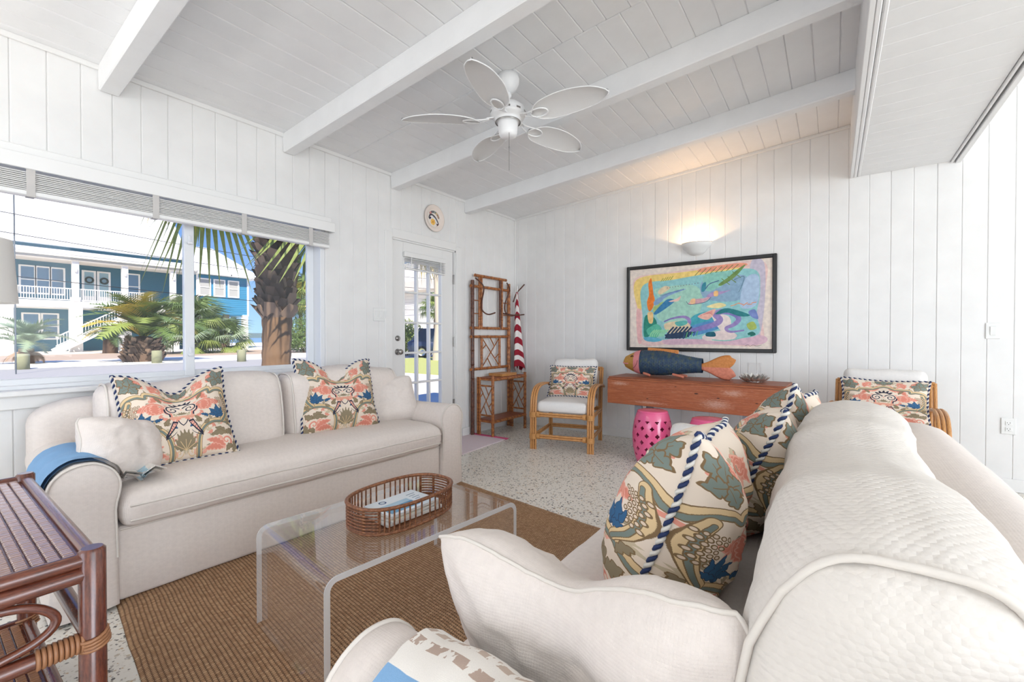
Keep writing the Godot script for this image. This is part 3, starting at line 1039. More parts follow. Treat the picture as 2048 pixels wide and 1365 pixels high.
	box(st, Vector3(0.008, CEIL - 0.012, 4.5), Vector3(0.016, 0.03, 9.0), 0.004)
	struct(part("trim_1", st, M.trim), "slim white moulding where window wall meets ceiling", "moulding")
	st = new_st()
	box(st, Vector3(1.735, ceil_y(1.735) - 0.012, 0.009), Vector3(L - 0.02, 0.028, 0.018), 0.004, B)
	struct(part("trim_2", st, M.trim), "slim white sloping moulding at top of picture wall", "moulding")
	st = new_st()
	box(st, Vector3(0.008, CEIL * 0.5, 0.008), Vector3(0.018, CEIL - 0.01, 0.018), 0.005)
	struct(part("trim_3", st, M.trim), "white bead in the corner behind the hall stand", "moulding")
	st = new_st()
	box(st, Vector3(4.75, 0.045, 0.009), Vector3(9.5, 0.09, 0.018), 0.004)
	struct(part("baseboard_back", st, M.trim), "white baseboard under the picture wall", "baseboard")
	st = new_st()
	for r in [[0.02, 1.03], [2.08, 9.0]]:
		box(st, Vector3(0.009, 0.045, (r[0] + r[1]) * 0.5), Vector3(0.018, 0.09, r[1] - r[0]), 0.004)
	struct(part("baseboard_left", st, M.trim), "white baseboard under the window wall", "baseboard")
	# glazing of the unseen openings that were added to brighten the room
	for g in [["window_2", Vector3(9.55, 1.59, 4.9), true, 4.8, 3.14, 4, "unseen white glass doors added for light on the far side"], ["window_3", Vector3(2.0, 1.5, 9.05), false, 3.2, 1.8, 2, "unseen white window added for light behind the sitting area"]]:
		st = new_st()
		for k in g[5] + 1:
			var off: float = -g[3] * 0.5 + 0.04 + (g[3] - 0.08) * k / g[5]
			box(st, g[1] + (Vector3(0, 0, off) if g[2] else Vector3(off, 0, 0)), Vector3(0.06, g[4], 0.08) if g[2] else Vector3(0.08, g[4], 0.06))
		for sy in [-1.0, 1.0]:
			box(st, g[1] + Vector3(0, sy * (g[4] * 0.5 - 0.04), 0), Vector3(0.05, 0.08, g[3]) if g[2] else Vector3(g[3], 0.08, 0.05))
		var o := part(g[0], st, M.vinyl)
		struct(o, g[6], "window")
		for k in g[5]:
			var off: float = -g[3] * 0.5 + g[3] * (k + 0.5) / g[5]
			part("pane", box_mesh(Vector3(0.004, g[4] - 0.1, g[3] / g[5] - 0.04) if g[2] else Vector3(g[3] / g[5] - 0.04, g[4] - 0.1, 0.004)), M.pane, o, g[1] + (Vector3(0.0, 0, off) if g[2] else Vector3(off, 0, 0)))

func build_window() -> void:
	var w := Node3D.new()
	w.name = "window_1"
	add_child(w)
	struct(w, "wide white sliding window behind the long cream sofa", "window")
	var st := new_st()
	for r in [[2.66, 2.70, 0.83, 2.03], [4.98, 5.02, 0.83, 2.03]]:
		box(st, Vector3(-0.09, (r[2] + r[3]) * 0.5, (r[0] + r[1]) * 0.5), Vector3(0.17, r[3] - r[2], r[1] - r[0]), 0.003)
	box(st, Vector3(-0.09, 2.01, 3.84), Vector3(0.17, 0.04, 2.28), 0.003)
	box(st, Vector3(-0.10, 0.848, 3.84), Vector3(0.15, 0.036, 2.28), 0.003)
	part("jamb", st, M.vinyl, w)
	st = new_st()
	box(st, Vector3(0.02, 0.832, 3.84), Vector3(0.09, 0.03, 2.46), 0.006)
	part("sill", st, M.trim, w)
	st = new_st()
	box(st, Vector3(0.012, 0.785, 3.84), Vector3(0.024, 0.07, 2.40), 0.004)
	part("apron", st, M.trim, w)
	st = new_st()
	box(st, Vector3(0.011, 2.063, 3.84), Vector3(0.024, 0.055, 2.46), 0.006)
	part("head_casing", st, M.trim, w)
	# two sashes side by side
	for s in [[2.70, 3.60, -0.115], [3.55, 4.98, -0.085]]:
		st = new_st()
		var zc: float = (s[0] + s[1]) * 0.5
		var ln: float = s[1] - s[0]
		for e in [s[0] + 0.028, s[1] - 0.028]:
			box(st, Vector3(s[2], 1.43, e), Vector3(0.03, 1.14, 0.056), 0.004)
		for e in [0.878, 1.975]:
			box(st, Vector3(s[2], e, zc), Vector3(0.026, 0.04, ln - 0.108), 0.004)
		var sash := part("sash", st, M.vinyl, w)
		part("pane", box_mesh(Vector3(0.004, 1.06, ln - 0.1)), M.pane, sash, Vector3(s[2], 1.43, zc))
	for y in [1.75, 1.02]:
		st = new_st()
		box(st, Vector3(-0.062, y, 3.578), Vector3(0.016, 0.06, 0.016), 0.004)
		box(st, Vector3(-0.05, y - 0.02, 3.578), Vector3(0.016, 0.018, 0.03), 0.004)
		part("latch", st, M.vinyl, w)
	# blind drawn up under its valance
	var b := thing("venetian_blind", "white slatted blind drawn up at the top of the wide window", "blind", Vector3(0, 0, 0))
	st = new_st()
	box(st, Vector3(0.075, 1.998, 3.83), Vector3(0.012, 0.075, 2.42), 0.003)
	box(st, Vector3(0.04, 2.03, 3.83), Vector3(0.08, 0.012, 2.42), 0.003)
	for e in [2.626, 5.034]:
		box(st, Vector3(0.04, 1.998, e), Vector3(0.07, 0.075, 0.012), 0.002)
	part("valance", st, M.trim, b)
	var sm := box_mesh(Vector3(0.05, 0.0062, 2.36), 0.0022)
	for k in 10:
		part("slat", sm, M.blind, b, Vector3(0.042 + rng.randf_range(-0.0015, 0.0015), 1.8595 + k * 0.0094, 3.84))
	st = new_st()
	box(st, Vector3(0.042, 1.842, 3.84), Vector3(0.052, 0.026, 2.36), 0.005)
	part("bottom_rail", st, M.trim, b)
	for z in [2.82, 3.30, 3.79, 4.30, 4.80]:
		st = new_st()
		box(st, Vector3(0.0705, 1.893, z), Vector3(0.003, 0.14, 0.032), 0.001)
		box(st, Vector3(0.044, 1.827, z), Vector3(0.056, 0.003, 0.032), 0.001)
		part("ladder_tape", st, M.tape, b)

func build_door() -> void:
	var d := Node3D.new()
	d.name = "door_1"
	add_child(d)
	struct(d, "white glazed door of fifteen panes beside the hall stand", "door")
	var st := new_st()
	for r in [[1.12, 1.134], [1.976, 1.99]]:
		box(st, Vector3(-0.085, 1.025, (r[0] + r[1]) * 0.5), Vector3(0.17, 2.05, r[1] - r[0]))
	box(st, Vector3(-0.085, 2.043, 1.555), Vector3(0.17, 0.014, 0.87))
	part("jamb", st, M.trim, d)
	st = new_st()
	box(st, Vector3(0.006, 1.05, 1.08), Vector3(0.014, 2.10, 0.085), 0.004)
	box(st, Vector3(0.006, 1.05, 2.03), Vector3(0.014, 2.10, 0.085), 0.004)
	box(st, Vector3(0.006, 2.093, 1.555), Vector3(0.014, 0.085, 0.862), 0.004)
	part("casing", st, M.trim, d)
	st = new_st()
	box(st, Vector3(-0.09, 0.03, 1.555), Vector3(0.18, 0.06, 0.84), 0.006)
	part("threshold", st, M.nickel, d)
	# leaf
	st = new_st()
	var X := -0.045
	var z0 := 1.142
	var z1 := 1.972
	var g0 := 1.30
	var g1 := 1.832
	box(st, Vector3(X, 1.055, (z0 + g0) * 0.5), Vector3(0.042, 1.97, g0 - z0), 0.002)
	box(st, Vector3(X, 1.055, (z1 + g1) * 0.5), Vector3(0.042, 1.97, z1 - g1), 0.002)
	box(st, Vector3(X, 0.205, (g0 + g1) * 0.5), Vector3(0.042, 0.27, g1 - g0))
	box(st, Vector3(X, 1.955, (g0 + g1) * 0.5), Vector3(0.042, 0.17, g1 - g0))
	var leaf := part("leaf", st, M.trim, d)
	# bead round the glass, bars and panes
	st = new_st()
	for e in [g0 + 0.009, g1 - 0.009]:
		box(st, Vector3(X, 1.105, e), Vector3(0.056, 1.55, 0.018), 0.005)
	for e in [0.348, 1.862]:
		box(st, Vector3(X, e, (g0 + g1) * 0.5), Vector3(0.056, 0.018, g1 - g0), 0.005)
	part("glazing_bead", st, M.trim, leaf)
	var pw := (g1 - g0 - 0.036) / 3.0
	var ph := 1.496 / 5.0
	for k in [1, 2]:
		part("glazing_bar", box_mesh(Vector3(0.05, 1.5, 0.02), 0.005), M.trim, leaf, Vector3(X, 1.105, g0 + 0.018 + pw * k))
	for k in [1, 2, 3, 4]:
		part("glazing_bar", box_mesh(Vector3(0.048, 0.02, g1 - g0 - 0.03), 0.005), M.trim, leaf, Vector3(X, 0.357 + ph * k, (g0 + g1) * 0.5))
	var pm := box_mesh(Vector3(0.004, ph - 0.012, pw - 0.012))
	for i in 3:
		for j in 5:
			part("pane", pm, M.pane, leaf, Vector3(X, 0.357 + ph * (j + 0.5), g0 + 0.018 + pw * (i + 0.5)))
	for y in [0.38, 1.06, 1.74]:
		st = new_st()
		box(st, Vector3(-0.016, y, 1.137), Vector3(0.012, 0.10, 0.022), 0.002)
		tube(st, [Vector3(-0.008, y - 0.052, 1.138), Vector3(-0.008, y + 0.052, 1.138)], 0.007, 8)
		part("hinge", st, M.nickel, d)
	st = new_st()
	var kx := Transform3D(Basis(Vector3(0, 0, 1), -PI / 2), Vector3(X + 0.021, 0.97, 1.905))
	lathe(st, [Vector2(0, 0), Vector2(0.03, 0.0), Vector2(0.03, 0.006), Vector2(0.012, 0.012), Vector2(0.011, 0.03), Vector2(0.024, 0.036), Vector2(0.028, 0.048), Vector2(0.022, 0.06), Vector2(0, 0.063)], 16, kx)
	part("knob", st, M.nickel, d)
	st = new_st()
	kx.origin = Vector3(X + 0.021, 1.10, 1.905)
	lathe(st, [Vector2(0, 0), Vector2(0.027, 0.0), Vector2(0.025, 0.012), Vector2(0, 0.013)], 16, kx)
	box(st, Vector3(X + 0.042, 1.10, 1.905), Vector3(0.02, 0.035, 0.012), 0.003)
	part("deadbolt", st, M.nickel, d)
	# small blind over the top of the glass
	var b := thing("door_blind", "small white blind drawn up on the glazed door", "blind")
	st = new_st()
	box(st, Vector3(0.0, 1.915, 1.56), Vector3(0.035, 0.05, 0.56), 0.004)
	part("head_rail", st, M.trim, b)
	for k in 7:
		part("slat", box_mesh(Vector3(0.026, 0.003, 0.54), 0.0008), M.blind, b, Vector3(0.0, 1.79 + k * 0.014, 1.56))
	st = new_st()
	box(st, Vector3(0.0, 1.775, 1.56), Vector3(0.028, 0.014, 0.54), 0.003)
	part("bottom_rail", st, M.trim, b)
	for z in [1.36, 1.76]:
		part("cord", box_mesh(Vector3(0.004, 0.13, 0.006)), M.trim, b, Vector3(0.014, 1.84, z))

# ---------------------------------------------------------------- the street outside
func slab(nm: String, label: String, cat: String, m: Material, x0: float, x1: float, z0: float, z1: float, y: float, th := 0.3) -> void:
	var st := new_st()
	box(st, Vector3((x0 + x1) * 0.5, y - th * 0.5, (z0 + z1) * 0.5), Vector3(x1 - x0, th, z1 - z0))
	struct(part(nm, st, m), label, cat)

func pinnate(L: float, up: float, n: int, lw: float, sd: int) -> ArrayMesh:
	# a feather frond arching out along +x
	var r := RandomNumberGenerator.new()
	r.seed = sd
	var st := new_st()
	var pts := []
	for i in n + 1:
		var t := float(i) / n
		pts.append(Vector3(L * (0.92 * t - 0.10 * t * t * t), L * (up * t - (up + 0.30) * t * t * 0.95), 0.03 * L * sin(t * 3.0 + sd)))
	var rr := []
	for i in n + 1:
		rr.append(lerpf(0.022, 0.005, float(i) / n))
	tube(st, pts, rr, 4, false, false)
	flat(st)
	for i in range(int(n * 0.12), n):
		var t := float(i) / n
		var a: Vector3 = pts[i]
		var d: Vector3 = (pts[i + 1] - a).normalized()
		var ll := L * 0.26 * pow(sin(PI * clampf(t * 0.86 + 0.12, 0.0, 1.0)), 0.7) * r.randf_range(0.85, 1.1)
		for s in [-1.0, 1.0]:
			var out := (Vector3(0, 0.25, s) + d * 0.75).normalized()
			var tip: Vector3 = a + out * ll + Vector3(0, -ll * 0.25 * r.randf(), 0)
			var w: Vector3 = d * lw
			for q in [a - w, tip, a + w]:
				st.set_uv(Vector2(t, 0.5))
				st.add_vertex(q)
	return fin(st)

func fan_leaf(pet: float, R: float, n: int, droop: float, sd: int) -> ArrayMesh:
	# a palmate leaf on its stalk, out along +x
	var r := RandomNumberGenerator.new()
	r.seed = sd
	var st := new_st()
	var hub := Vector3(pet, 0.10 * pet, 0)
	tube(st, [Vector3.ZERO, Vector3(pet * 0.5, 0.12 * pet, 0), hub], [0.03, 0.02, 0.014], 5, false, false)
	flat(st)
	for i in n:
		var a := lerpf(-2.15, 2.15, float(i) / (n - 1))
		var dir := Vector3(cos(a), 0.0, sin(a))
		var L := R * (1.0 - 0.22 * absf(a) / 2.15) * r.randf_range(0.9, 1.06)
		var w := dir.cross(Vector3.UP) * 0.030 * R
		var m := hub + dir * L * 0.55 + Vector3(0, 0.02 * R, 0)
		var tip := hub + dir * L + Vector3(0, -droop * R * r.randf_range(0.7, 1.3), 0)
		for q in [[hub, m - w, m + w], [m - w, tip, m + w]]:
			for p in q:
				st.set_uv(Vector2(0, 0))
				st.add_vertex(p)
	return fin(st)

func leaf_mat(c: Color, sd: int) -> StandardMaterial3D:
	var m := mottle(c, 0.07, 0.03, 0.55, 1.5, sd)
	m.backlight_enabled = true
	m.backlight = Color(0.35, 0.4, 0.15)
	return m

func crown(o: Node3D, meshes: Array, n: int, m, at: Vector3, lo: float, hi: float, s0: float, s1: float, sd: int) -> void:
	var r := RandomNumberGenerator.new()
	r.seed = sd
	for k in n:
		var f := part("frond", meshes[k % meshes.size()], m[k % m.size()] if m is Array else m, o, at)
		var el := lerpf(lo, hi, pow(float(k) / maxi(1, n - 1), 0.8)) + r.randf_range(-0.12, 0.12)
		var s := r.randf_range(s0, s1)
		f.basis = (Basis(Vector3.UP, k * 2.399 + r.randf_range(-0.2, 0.2)) * Basis(Vector3(0, 0, 1), el) * Basis(Vector3(1, 0, 0), r.randf_range(-0.4, 0.4))).scaled(Vector3(s, s, s))

func wnd(parent: Node, at: Vector3, w: float, h: float, fr: Material, gl: Material, axis := 0, bars := true) -> void:
	# a window: frame with a cross rail, and its two panes, facing +x (axis 0) or +z (axis 1)
	var st := new_st()
	var V := func(a: float, y: float, d: float) -> Vector3: return Vector3(d, y, a) if axis == 0 else Vector3(a, y, d)
	for s in [-1.0, 1.0]:
		box(st, V.call(s * (w * 0.5 - 0.05), 0.0, 0.04), V.call(0.12, h, 0.10).abs())
		box(st, V.call(0.0, s * (h * 0.5 - 0.05), 0.04), V.call(w - 0.10, 0.12, 0.085).abs())
	if bars:
		box(st, V.call(0.0, 0.0, 0.04), V.call(w, 0.07, 0.09).abs())
	var f := part("window", st, fr, parent, at)
	for s in [-1.0, 1.0]:
		part("pane", box_mesh(V.call(w - 0.18, h * 0.5 - 0.09, 0.02).abs()), gl, f, V.call(0.0, s * h * 0.25, 0.03))

func rail_bay(parent: Node, a: Vector3, b: Vector3, m: Material) -> void:
	var st := new_st()
	var d := b - a
	for y in [0.10, 1.02]:
		bar(st, a + Vector3(0, y, 0), b + Vector3(0, y, 0), 0.07, 0.07)
	part("handrail", st, m, parent)
	st = new_st()
	var n := int(d.length() / 0.145)
	for k in n:
		var p := a + d * (k + 0.5) / n
		box(st, p + Vector3(0, 0.56, 0), Vector3(0.035, 0.90, 0.035))
	var q := part("balusters", st, m, parent)
	q.set_meta("kind", "stuff")

func build_outside() -> void:
	var sand := mottle(C8(236, 228, 214), 0.03, 0.06, 0.95, 0.5, 81)
	var asphalt := mottle(C8(166, 166, 164), 0.02, 0.08, 0.9, 0.4, 82)
	var paver := mottle(C8(182, 162, 142), 0.03, 0.06, 0.9, 0.4, 83)
	var shell := mottle(C8(246, 242, 232), 0.035, 0.12, 0.95, 0.8, 84)
	var grass := mottle(C8(176, 182, 108), 0.05, 0.09, 0.95, 0.6, 85)
	var concrete := mottle(C8(224, 218, 208), 0.02, 0.05, 0.9, 0.5, 86)
	slab("ground", "pale sandy ground outside the house", "ground", sand, -90.0, -0.17, -90.0, 40.0, GY, 0.4)
	slab("road", "pale grey street beyond the window", "road", asphalt, -22.0, -14.8, -90.0, 40.0, GY + 0.012, 0.05)
	slab("driveway", "tan paved driveway of the blue house", "driveway", paver, -40.0, -29.0, -90.0, 40.0, GY + 0.012, 0.05)
	slab("verge", "white shell verge along the street", "verge", shell, -29.0, -22.0, -90.0, 40.0, GY + 0.02, 0.05)
	slab("lawn", "green lawn seen through the glazed door", "lawn", grass, -16.0, -6.2, -15.5, -5.6, GY + 0.03, 0.06)
	slab("patio", "pale concrete walk outside the glazed door", "walk", concrete, -6.0, -0.18, -8.0, 6.5, GY + 0.01, 0.05)
	slab("bay_water", "blue bay water behind the blue house", "water", mat(C8(120, 156, 186), 0.2), -420.0, -90.0, -300.0, 200.0, GY - 0.2, 0.3)
	slab("far_shore", "low far shore across the bay", "shore", mat(C8(110, 128, 130), 0.9), -440.0, -420.0, -300.0, 200.0, 4.0, 6.0)
	# roof edge over our own wall, which shades the ground by the door
	var st := new_st()
	box(st, Vector3(-0.75, 2.80, 3.7), Vector3(1.2, 0.16, 9.0))
	struct(part("eave", st, M.trim), "white roof eave outside the window wall", "eave")
	blue_house()
	white_house()
	plants()
	car()

func blue_house() -> void:
	var o := thing("blue_house", "blue two-storey beach house with white porch across the street", "house")
	var white := mat(C8(244, 243, 240), 0.6)
	var teal := mat(C8(44, 104, 128), 0.7)  # darker than the wing siding, with the porch shade in the colour
	var blue := mat(C8(52, 132, 172), 0.7)
	var roofm := mat(C8(240, 242, 244), 0.4, {"metallic": 0.0})
	var glass := mat(C8(92, 122, 148), 0.08, {"metallic_specular": 0.9})
	var dark := mat(C8(70, 66, 64), 0.8)  # shade below the wing, put into the inner piers and parking wall
	var soffit := mat(C8(224, 216, 206), 0.8)
	var X := -47.0
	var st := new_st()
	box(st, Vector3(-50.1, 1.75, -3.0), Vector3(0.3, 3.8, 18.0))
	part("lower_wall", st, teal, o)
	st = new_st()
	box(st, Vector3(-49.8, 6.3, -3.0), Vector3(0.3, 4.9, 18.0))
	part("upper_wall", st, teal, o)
	st = new_st()
	box(st, Vector3(-48.4, 3.70, -3.0), Vector3(3.2, 0.56, 17.6))
	box(st, Vector3(-46.78, 3.56, -3.0), Vector3(0.1, 0.10, 17.8))
	part("porch_floor", st, white, o)
	for z in [5.0, 0.08, -3.72, -6.85, -10.35]:
		st = new_st()
		box(st, Vector3(X, 1.65, z), Vector3(0.75, 3.6, 0.75), 0.03)
		part("pier", st, white, o)
		st = new_st()
		box(st, Vector3(X, 5.75, z), Vector3(0.42, 3.6, 0.42), 0.02)
		box(st, Vector3(X, 4.15, z), Vector3(0.52, 0.35, 0.52), 0.02)
		var c := part("column", st, white, o)
		st = new_st()
		box(st, Vector3(X + 0.28, 6.55, z), Vector3(0.16, 0.34, 0.18), 0.03)
		part("porch_lamp", st, white, c)
	st = new_st()
	box(st, Vector3(X, 7.48, -3.0), Vector3(0.4, 0.35, 17.8))
	box(st, Vector3(X + 0.55, 7.62, -3.0), Vector3(0.10, 0.24, 18.6))
	part("fascia", st, white, o)
	st = new_st()
	box(st, Vector3(-48.1, 7.33, -3.0), Vector3(3.0, 0.04, 17.8))
	part("porch_ceiling", st, soffit, o)
	# porch roof, then the strip of wall, then the broad main roof
	st = new_st()
	prism(st, [[-46.35, 7.70], [-46.35, 7.78], [-50.0, 8.55], [-50.0, 8.2]], -12.0, 6.6)
	part("porch_roof", st, roofm, o)
	st = new_st()
	prism(st, [[-49.0, 8.72], [-49.0, 8.92], [-56.0, 15.5], [-63.0, 8.92], [-63.0, 8.72]], -12.4, 12.0)
	var mr := part("main_roof", st, roofm, o)
	for k in 40:
		st = new_st()
		bar(st, Vector3(-49.02, 8.95, -12.2 + k * 0.6), Vector3(-55.95, 15.47, -12.2 + k * 0.6), 0.05, 0.05)
		part("seam", st, roofm, mr)
	# windows and doors of the porch
	for z in [-1.35, -2.25, -3.05]:
		wnd(o, Vector3(-49.63, 5.75, z), 0.95, 2.3, white, glass)
	for z in [-5.02, -6.0]:
		st = new_st()
		box(st, Vector3(-49.6, 5.45, z), Vector3(0.1, 2.9, 0.92), 0.02)
		var d := part("porch_door", st, white, o)
		part("pane", box_mesh(Vector3(0.02, 2.1, 0.6)), mat(C8(150, 180, 190), 0.1), d, Vector3(-49.53, 5.7, z))
		st = new_st()
		var w := []
		for k in 18:
			w.append(Vector3(-49.44, 6.05 + sin(TAU * k / 18) * 0.24, z + cos(TAU * k / 18) * 0.24))
		tube(st, w, 0.07, 6, true)
		part("wreath", st, mat(C8(54, 66, 64), 0.9), d)
	wnd(o, Vector3(-49.63, 5.75, -7.9), 1.3, 2.4, white, glass)
	for z in [3.4, 2.2, 1.2]:
		wnd(o, Vector3(-49.63, 5.75, z), 0.95, 2.3, white, glass)
	for z in [-1.55, -2.65]:
		wnd(o, Vector3(-49.93, 1.95, z), 1.05, 2.2, white, glass)
	var zs := [6.0, 5.0, 0.08, -3.72, -6.85, -10.35, -11.8]
	for k in zs.size() - 1:
		if k == 4:
			rail_bay(o, Vector3(X, 3.98, zs[k] - 0.25), Vector3(X, 3.98, -8.2), white)
		else:
			rail_bay(o, Vector3(X, 3.98, zs[k] - 0.25), Vector3(X, 3.98, zs[k + 1] + 0.25), white)
	# stair down from the porch
	st = new_st()
	bar(st, Vector3(-45.3, -0.1, -2.3), Vector3(-45.3, 3.7, -8.4), 0.08, 0.42, 0.0)
	bar(st, Vector3(-46.4, -0.1, -2.3), Vector3(-46.4, 3.7, -8.4), 0.08, 0.42, 0.0)
	part("stair_stringer", st, white, o)
	for k in 20:
		part("tread", box_mesh(Vector3(1.1, 0.05, 0.32)), white, o, Vector3(-45.85, 0.12 + k * 0.187, -2.45 - k * 0.30))
	st = new_st()
	bar(st, Vector3(-45.3, 1.05, -2.3), Vector3(-45.3, 4.85, -8.4), 0.07, 0.08)
	bar(st, Vector3(-45.3, 0.35, -2.3), Vector3(-45.3, 4.15, -8.4), 0.05, 0.05)
	part("stair_rail", st, white, o)
	st = new_st()
	for k in 34:
		var t := (k + 0.5) / 34.0
		box(st, Vector3(-45.3, lerpf(0.68, 4.48, t), lerpf(-2.3, -8.4, t)), Vector3(0.035, 0.75, 0.035))
	part("stair_balusters", st, white, o).set_meta("kind", "stuff")
	# wing on piers with open parking below
	st = new_st()
	box(st, Vector3(-51.2, 5.25, -14.7), Vector3(8.0, 3.95, 4.5))
	var wg := part("wing_wall", st, blue, o)
	for k in 19:
		part("siding", box_mesh(Vector3(0.05, 0.19, 4.5), 0.01), blue, wg, Vector3(-47.18 + 0.012 * (k % 2), 3.45 + k * 0.2, -14.7))
	for z in [-12.38, -17.0]:
		part("corner_board", box_mesh(Vector3(0.14, 4.0, 0.16)), white, wg, Vector3(-47.16, 5.25, z))
	for z in [-13.0, -14.3, -15.6]:
		wnd(o, Vector3(-47.14, 6.0, z), 1.05, 1.75, white, mat(C8(170, 172, 170), 0.4))
	st = new_st()
	prism(st, [[-46.4, 7.25], [-46.4, 7.42], [-51.2, 10.6], [-56.0, 7.42], [-56.0, 7.25]], -15.2, -12.2)
	flat(st)
	poly(st, [Vector3(-46.4, 7.42, -15.2), Vector3(-46.4, 7.42, -18.1), Vector3(-51.2, 10.6, -15.2)], Vector3(1, 1, 0))
	poly(st, [Vector3(-46.4, 7.42, -18.1), Vector3(-56.0, 7.42, -18.1), Vector3(-51.2, 10.6, -15.2)], Vector3(0, 1, -1))
	poly(st, [Vector3(-56.0, 7.42, -18.1), Vector3(-56.0, 7.42, -15.2), Vector3(-51.2, 10.6, -15.2)], Vector3(-1, 1, 0))
	box(st, Vector3(-51.2, 7.32, -16.6), Vector3(9.6, 0.18, 3.0))
	part("wing_roof", st, roofm, o)
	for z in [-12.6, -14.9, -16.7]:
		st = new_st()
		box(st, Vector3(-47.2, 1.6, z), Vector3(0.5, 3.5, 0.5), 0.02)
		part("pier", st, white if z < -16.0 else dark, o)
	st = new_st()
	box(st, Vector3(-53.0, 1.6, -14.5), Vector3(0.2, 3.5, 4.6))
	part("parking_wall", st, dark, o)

func white_house() -> void:
	var o := thing("white_house", "white clapboard house seen through the glazed door", "house")
	var white := mat(C8(240, 238, 234), 0.7)
	var st := new_st()
	box(st, Vector3(-29.0, 4.0, -29.0), Vector3(18.0, 8.5, 6.0))
	var w := part("wall", st, white, o)
	for k in 18:
		part("siding", box_mesh(Vector3(18.0, 0.30, 0.06), 0.012), white, w, Vector3(-29.0, 3.2 + k * 0.31, -25.97))
	st = new_st()
	box(st, Vector3(-29.0, 6.0, -25.2), Vector3(18.4, 0.9, 1.7))
	part("eave", st, mat(C8(226, 218, 206), 0.8), o)
	st = new_st()
	box(st, Vector3(-29.0, 2.4, -25.0), Vector3(18.2, 1.4, 2.0))
	part("balcony", st, white, o)
	rail_bay(o, Vector3(-38.0, 3.1, -24.0), Vector3(-20.0, 3.1, -24.0), white)
	wnd(o, Vector3(-28.6, 4.6, -25.92), 1.1, 1.9, mat(C8(250, 250, 250), 0.5), mat(C8(84, 112, 130), 0.1), 1)
	wnd(o, Vector3(-24.6, 4.6, -25.92), 1.1, 1.9, mat(C8(250, 250, 250), 0.5), mat(C8(84, 112, 130), 0.1), 1)
	st = new_st()
	box(st, Vector3(-27.5, 0.7, -25.9), Vector3(5.0, 1.7, 0.1))
	part("garage_opening", st, mat(C8(110, 98, 88), 0.9), o)  # flat panel, its dark tone standing for the shade inside the opening

func boots(o: Node3D, at: Vector3, r0: float, r1: float, h: float, rows: int, per: int, m: Array, s: float, sd: int) -> void:
	# overlapping leaf bases round a palm trunk
	var rr := RandomNumberGenerator.new()
	rr.seed = sd
	var meshes := []
	for k in 3:
		var st := new_st()
		var w := 0.075 + 0.015 * k
		flat(st)
		var p := [Vector3(0, -0.06, 0.0), Vector3(-w, 0.0, 0.01), Vector3(-w * 0.55, 0.12 + 0.03 * k, 0.07), Vector3(w * 0.55, 0.12 + 0.02 * k, 0.075), Vector3(w, 0.0, 0.01)]
		poly(st, p, Vector3(0, 0, 1))
		poly(st, [p[2], p[3], Vector3(w * 0.4, 0.10, 0.0), Vector3(-w * 0.4, 0.10, 0.0)], Vector3(0, 1, 0))
		poly(st, [p[1], p[2], Vector3(-w * 0.4, 0.10, 0.0)], Vector3(-1, 0, 0))
		poly(st, [p[4], p[3], Vector3(w * 0.4, 0.10, 0.0)], Vector3(1, 0, 0))
		meshes.append(fin(st))
	for j in rows:
		for i in per:
			var a := TAU * (i + 0.5 * (j % 2)) / per + rr.randf_range(-0.12, 0.12)
			var t := (j + 0.5) / rows
			var r := lerpf(r0, r1, t)
			var b := part("leaf_base", meshes[(i + j) % 3], m[rr.randi() % m.size()], o, at + Vector3(sin(a) * r, t * h, cos(a) * r))
			var k := s * rr.randf_range(0.85, 1.2)
			b.basis = (Basis(Vector3.UP, a) * Basis(Vector3(1, 0, 0), rr.randf_range(-0.1, 0.35)) * Basis(Vector3(0, 0, 1), rr.randf_range(-0.3, 0.3))).scaled(Vector3(k, k, k))

func bush(nm: String, label: String, at: Vector3, R: Vector3, n: int, m: Material, sd: int) -> void:
	# foliage built of many small leaves round a few stems
	var o := thing(nm, label, "shrub", at)
	var r := RandomNumberGenerator.new()
	r.seed = sd
	var st := new_st()
	flat(st)
	for k in n:
		var d := Vector3(r.randfn(), r.randfn(), r.randfn()).normalized() * pow(r.randf(), 0.45)
		var p := Vector3(d.x * R.x, R.y * (1.0 + d.y), d.z * R.z)
		var a := Vector3(r.randfn(), r.randfn() + 0.6, r.randfn()).normalized() * r.randf_range(0.10, 0.26)
		var b := a.cross(Vector3(r.randfn(), r.randfn(), r.randfn()).normalized()).normalized() * 0.05
		for q in [[p - b, p + a * 0.6, p + b], [p + b, p + a, p + a * 0.6]]:
			for z in q:
				st.set_uv(Vector2.ZERO)
				st.add_vertex(z)
	part("foliage", st, m, o).set_meta("kind", "stuff")
	st = new_st()
	for k in 5:
		var e := Vector3(r.randf_range(-0.5, 0.5) * R.x, R.y * 1.2, r.randf_range(-0.5, 0.5) * R.z)
		tube(st, [Vector3(e.x * 0.2, 0, e.z * 0.2), e], [0.04, 0.015], 5)
	part("stems", st, mat(C8(110, 84, 62), 0.9), o).set_meta("kind", "stuff")

